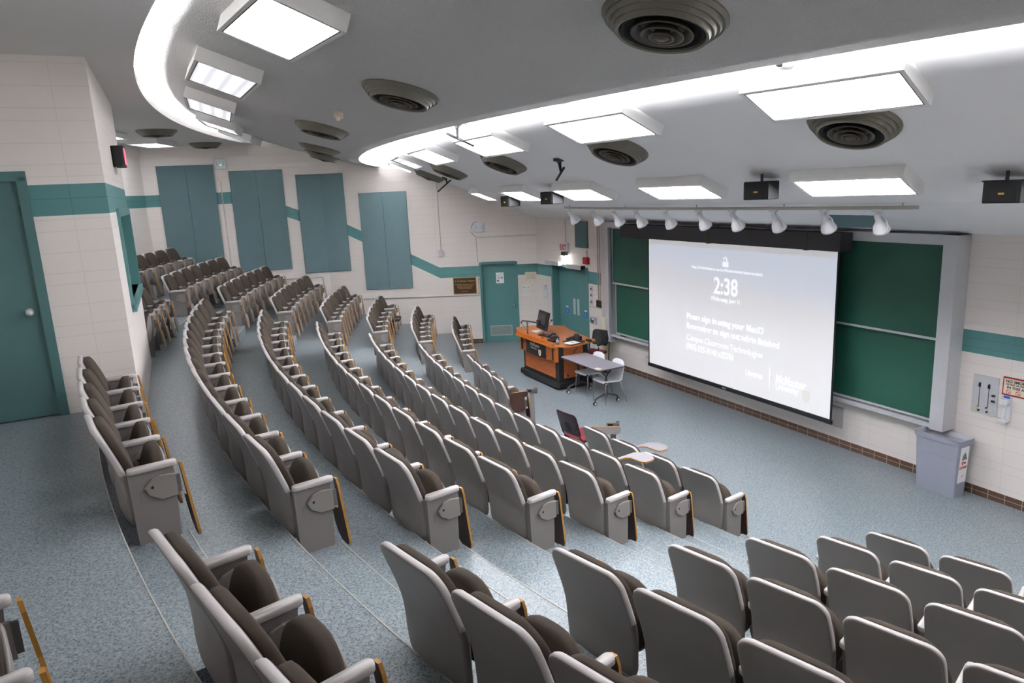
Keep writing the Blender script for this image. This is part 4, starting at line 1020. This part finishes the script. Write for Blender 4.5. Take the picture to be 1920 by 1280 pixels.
# sockets under the screen
for k, x in enumerate((2.05, 4.02)):
    o = thing('power_outlet', 'grey double power outlet under the screen, %s' % ('left one', 'right one')[k], 'power outlet', WF @ T((x, 0, .42)))
    MB().box(-.035, .035, -.05, -.001, -.06, .06, b=.004).obj('outlet_box', M['alu'], o)
    for z in (-.028, .028): MB().box(-.012, .012, -.053, -.05, z-.014, z+.014).obj('socket', M['black'], o)
tag(MB().box(.9, 5.44, -.03, -.001, .47, .50).obj('cable_raceway', M['conduit'], None, WF), 'long pale cable raceway on the wall under the screen', 'raceway')
tag(MB().box(5.45, 5.75, -.012, -.001, .3, .62, b=.006).obj('access_panel', M['arm'], None, WF), 'grey square access panel under the right end of the screen', 'access panel')
# control panel right of the boards
o = thing('jack_plate', 'grey steel wall panel with sliders and coloured jacks', 'control panel', WF)
MB().box(7.60, 7.91, -.012, -.001, 1.08, 1.57, b=.004).obj('panel_plate', M['alu'], o)
for x in (7.69, 7.80):
    MB().box(x-.004, x+.004, -.0135, -.012, 1.17, 1.48).obj('slider_track', M['ink'], o); MB().box(x-.01, x+.01, -.03, -.012, 1.42, 1.47).obj('slider_knob', M['black'], o)
for (x, z, m_) in ((7.665, 1.13, 'yellow'), (7.69, 1.17, 'laminate'), (7.70, 1.12, 'black'), (7.79, 1.17, 'red'), (7.80, 1.12, 'black'), (7.85, 1.15, 'cream')):
    MB().tube((x, -.012, z), (x, -.03, z), .011, n=10).obj('jack', M[m_], o)
for z in (1.27, 1.34): MB().box(7.84, 7.88, -.025, -.012, z-.012, z+.012).obj('toggle', M['darkmetal'], o)
o = thing('no_smoking_sign', 'cream NO SMOKING sign with red border at the right edge', 'sign', WF)
MB().box(7.95, 8.32, -.010, -.001, 1.385, 1.61, b=.01).obj('sign_border', M['redink'], o)
MB().box(7.965, 8.305, -.012, -.010, 1.40, 1.595, b=.008).obj('sign_face', M['cream'], o)
text('sign_text', 'NO SMOKING', .048, o, T((8.135, -.0125, 1.545)), M['ink'], 'CENTER', .001)
text('sign_text', 'EATING OR DRINKING', .028, o, T((8.135, -.0125, 1.515)), M['ink'], 'CENTER', .0005)
text('sign_text', 'IN THIS AREA', .045, o, T((8.135, -.0125, 1.47)), M['ink'], 'CENTER', .001)
for x in (8.02, 8.13, 8.24):
    pts = [(x+.026*cos(2*pi*i/14), -.0125, 1.43+.026*sin(2*pi*i/14)) for i in range(15)]
    MB().path(pts, .003, 5).path([(x-.018, -.0125, 1.448), (x+.018, -.0125, 1.412)], .003, 5).obj('prohibition_symbol', M['redink'], o)

# ---------------------------------------------------------------- left wall things
def panel_pair(name, specs, label):
    o = thing('acoustic_panel', label, 'acoustic panel', T((0, 0, 0)))
    for (fr, x0, x1, z0, z1) in specs:
        q = MB().prism([(x0+.002, z0), (x1-.002, z0), (x1-.002, z1), (x0+.002, z1)], -.055, -.001, 'y', bev=.006).obj('panel_half', M['acoustic'], o); q.matrix_local = fr
    return o
panel_pair('p', [(WD, -3.085, -2.455, 1.60, 4.155), (WD, -2.455, -1.82, 1.60, 4.155)], 'tall teal acoustic panel nearest to the plaque, first from the right')
panel_pair('p', [(WD, -4.065, -3.46, 2.13, 4.69), (WL, -.625, -.0, 2.13, 4.69)], 'tall teal acoustic panel bent around the wall kink, second from the right')
panel_pair('p', [(WL, -2.23, -1.59, 2.29, 4.84), (WL, -1.59, -.945, 2.29, 4.84)], 'tall teal acoustic panel third from the right, beside the white router')
panel_pair('p', [(WL, -3.86, -3.21, 2.46, 5.01), (WL, -3.21, -2.57, 2.46, 5.01)], 'tall teal acoustic panel farthest left, behind the back row')
def access_point(fr, x, z, label, ant):
    o = thing('wireless_access_point', label, 'wireless access point', fr @ T((x, 0, z)))
    mb = MB(); mb.pad(dense(roundrect(-.13, .13, -.13, .13, .05, 6), .05), lambda a, b: -.03, .022, .022, bulge0=.008); mb.obj('router_case', M['white'], o)
    for sx in (-1, 1):
        MB().path([(sx*.075, -.054, -.06), (sx*.085, -.056, .06)], .009, 6).obj('case_slot', M['arm'], o)
        if ant: MB().tube((sx*.08, -.03, .12), (sx*.085, -.03, .24), .008, n=8).obj('antenna', M['white'], o)
    if ant:
        gl = MB().tube((.01, -.064, -.03), (.01, -.06, -.03), .008, n=8).obj('status_light', emit('green_led', (80, 240, 120), 2), o)
access_point(WL, -2.40, 5.02, 'white wireless router with two antennas on the left wall', True)
access_point(WD, .05, 3.13, 'white square wireless router above the teal door', False)
o = thing('junction_box', 'small cream junction box below the antenna router', 'junction box', WL @ T((-2.44, 0, 4.66)))
MB().box(-.05, .05, -.04, -.001, -.05, .05, b=.008).obj('box', M['cream'], o)
conduit(WL, 'conduit', [(-2.44, 4.6), (-2.44, 2.5)], .011, 'white conduit running down between two teal panels on the left')
o = thing('junction_box', 'small cream junction box left of the square router', 'junction box', WD @ T((-.15, 0, 3.06)))
MB().box(-.03, .03, -.03, -.001, -.045, .045, b=.004).obj('box', M['cream'], o)
tag(MB().path([(0, -.03, 3.27), (-.1, -.035, 3.24), (-.15, -.02, 3.15), (-.15, -.02, 2.98), (-.07, -.02, 2.9)], .006, 6).obj('cable', M['blue'], None, WD), 'thin blue cable looping beside the square router', 'cable')
conduit(WD, 'conduit', [(-.05, 2.87), (1.95, 2.87)], .012, 'level conduit running right from the square router to the corner')
conduit(WD, 'conduit', [(-.05, 2.90), (-.04, 2.2)], .012, 'upright conduit dropping beside the teal door frame')
o = thing('junction_box', 'grey metal outlet box at the end of a long drop conduit', 'junction box', WD @ T((-1.0, 0, 2.49)))
MB().box(-.06, .06, -.07, -.001, -.08, .08, b=.004).obj('box', M['alu'], o)
MB().box(.05, .085, -.05, -.02, -.06, .03).obj('side_tab', M['conduit'], o)
conduit(WD, 'conduit', [(-1.0, 2.57), (-1.0, 4.42)], .012, 'long drop conduit from the ceiling to the grey outlet box')
tag(MB().path([(-3.2, -.015, 1.345), (-.08, -.015, 1.335), (-.05, -.015, 1.345), (-.05, -.015, 1.80)], .016, 6).obj('surface_raceway', M['arm'], None, WD), 'pale raceway running level under the plaque on the left wall', 'raceway')
tag(MB().path([(-1.9, -.015, 2.05), (-.2, -.015, 1.99), (-.18, -.015, 1.95), (-.18, -.015, 1.6)], .014, 6).obj('surface_raceway', M['arm'], None, WL), 'pale raceway running under the bent acoustic panel', 'raceway')

# ---------------------------------------------------------------- booth: door, window, clock
d3 = thing('door_3', 'dark teal door on the landing in the booth wall', 'door', WB1); d3['kind'] = 'structure'
MB().box(-.70, -.62, -.02, .12, 2.146, 4.40).box(-1.66, -1.58, -.02, .12, 2.146, 4.40).box(-1.66, -.62, -.02, .12, 4.37, 4.455).obj('door_frame', M['tealdark'], d3)
lf = MB().box(-1.58, -.70, .03, .075, 2.155, 4.37).obj('door_leaf', M['tealdark'], d3)
kn = MB().lathe([(.0, 0), (.036, 0), (.034, .008), (.014, .012), (.014, .03), (.026, .038), (.029, .052), (.02, .066), (0, .068)], 22).obj('door_knob', M['alu'], lf)
kn.matrix_local = T((-.79, .03, 3.17)) @ Matrix.Rotation(pi/2, 4, 'X')
for z in (2.4, 3.15, 4.1): MB().tube((-.703, .02, z-.05), (-.703, .02, z+.05), .012, n=8).obj('hinge', M['tealdark'], lf)
wn = thing('window_1', 'teal framed booth window with shutter', 'window', WB2); wn['kind'] = 'structure'
x0, x1, z0, z1 = 1.06, 3.42, 3.02, 4.03
MB().box(x0-.05, x0+.04, -.03, .2, z0-.05, z1+.05).box(x1-.04, x1+.05, -.03, .2, z0-.05, z1+.05).box(x0, x1, -.03, .2, z1-.04, z1+.05).obj('window_frame', M['teal'], wn)
MB().box(x0-.05, x1+.05, -.05, .2, z0-.08, z0).obj('window_sill', M['teal'], wn)
MB().box(x0+.04, x1-.04, .12, .16, z0, z1-.04).box(x0+1.1, x0+1.16, .09, .12, z0, z1-.04).obj('shutter', M['teal'], wn)
o = thing('wall_clock', 'black digital wall clock with red display on the booth corner', 'clock', WB2 @ T((2.0, 0, 4.68)))
MB().box(-.2, .2, -.13, -.0, -.12, .12, b=.02).obj('clock_case', M['black'], o)
MB().box(-.17, .17, -.134, -.13, -.09, .09).obj('clock_display', emit('red_display', (230, 60, 80), .7), o)
MB().box(-.02, .02, -.03, -.001, -.2, -.12).obj('wall_bracket', M['pink'], o)

bpy.context.view_layer.update()
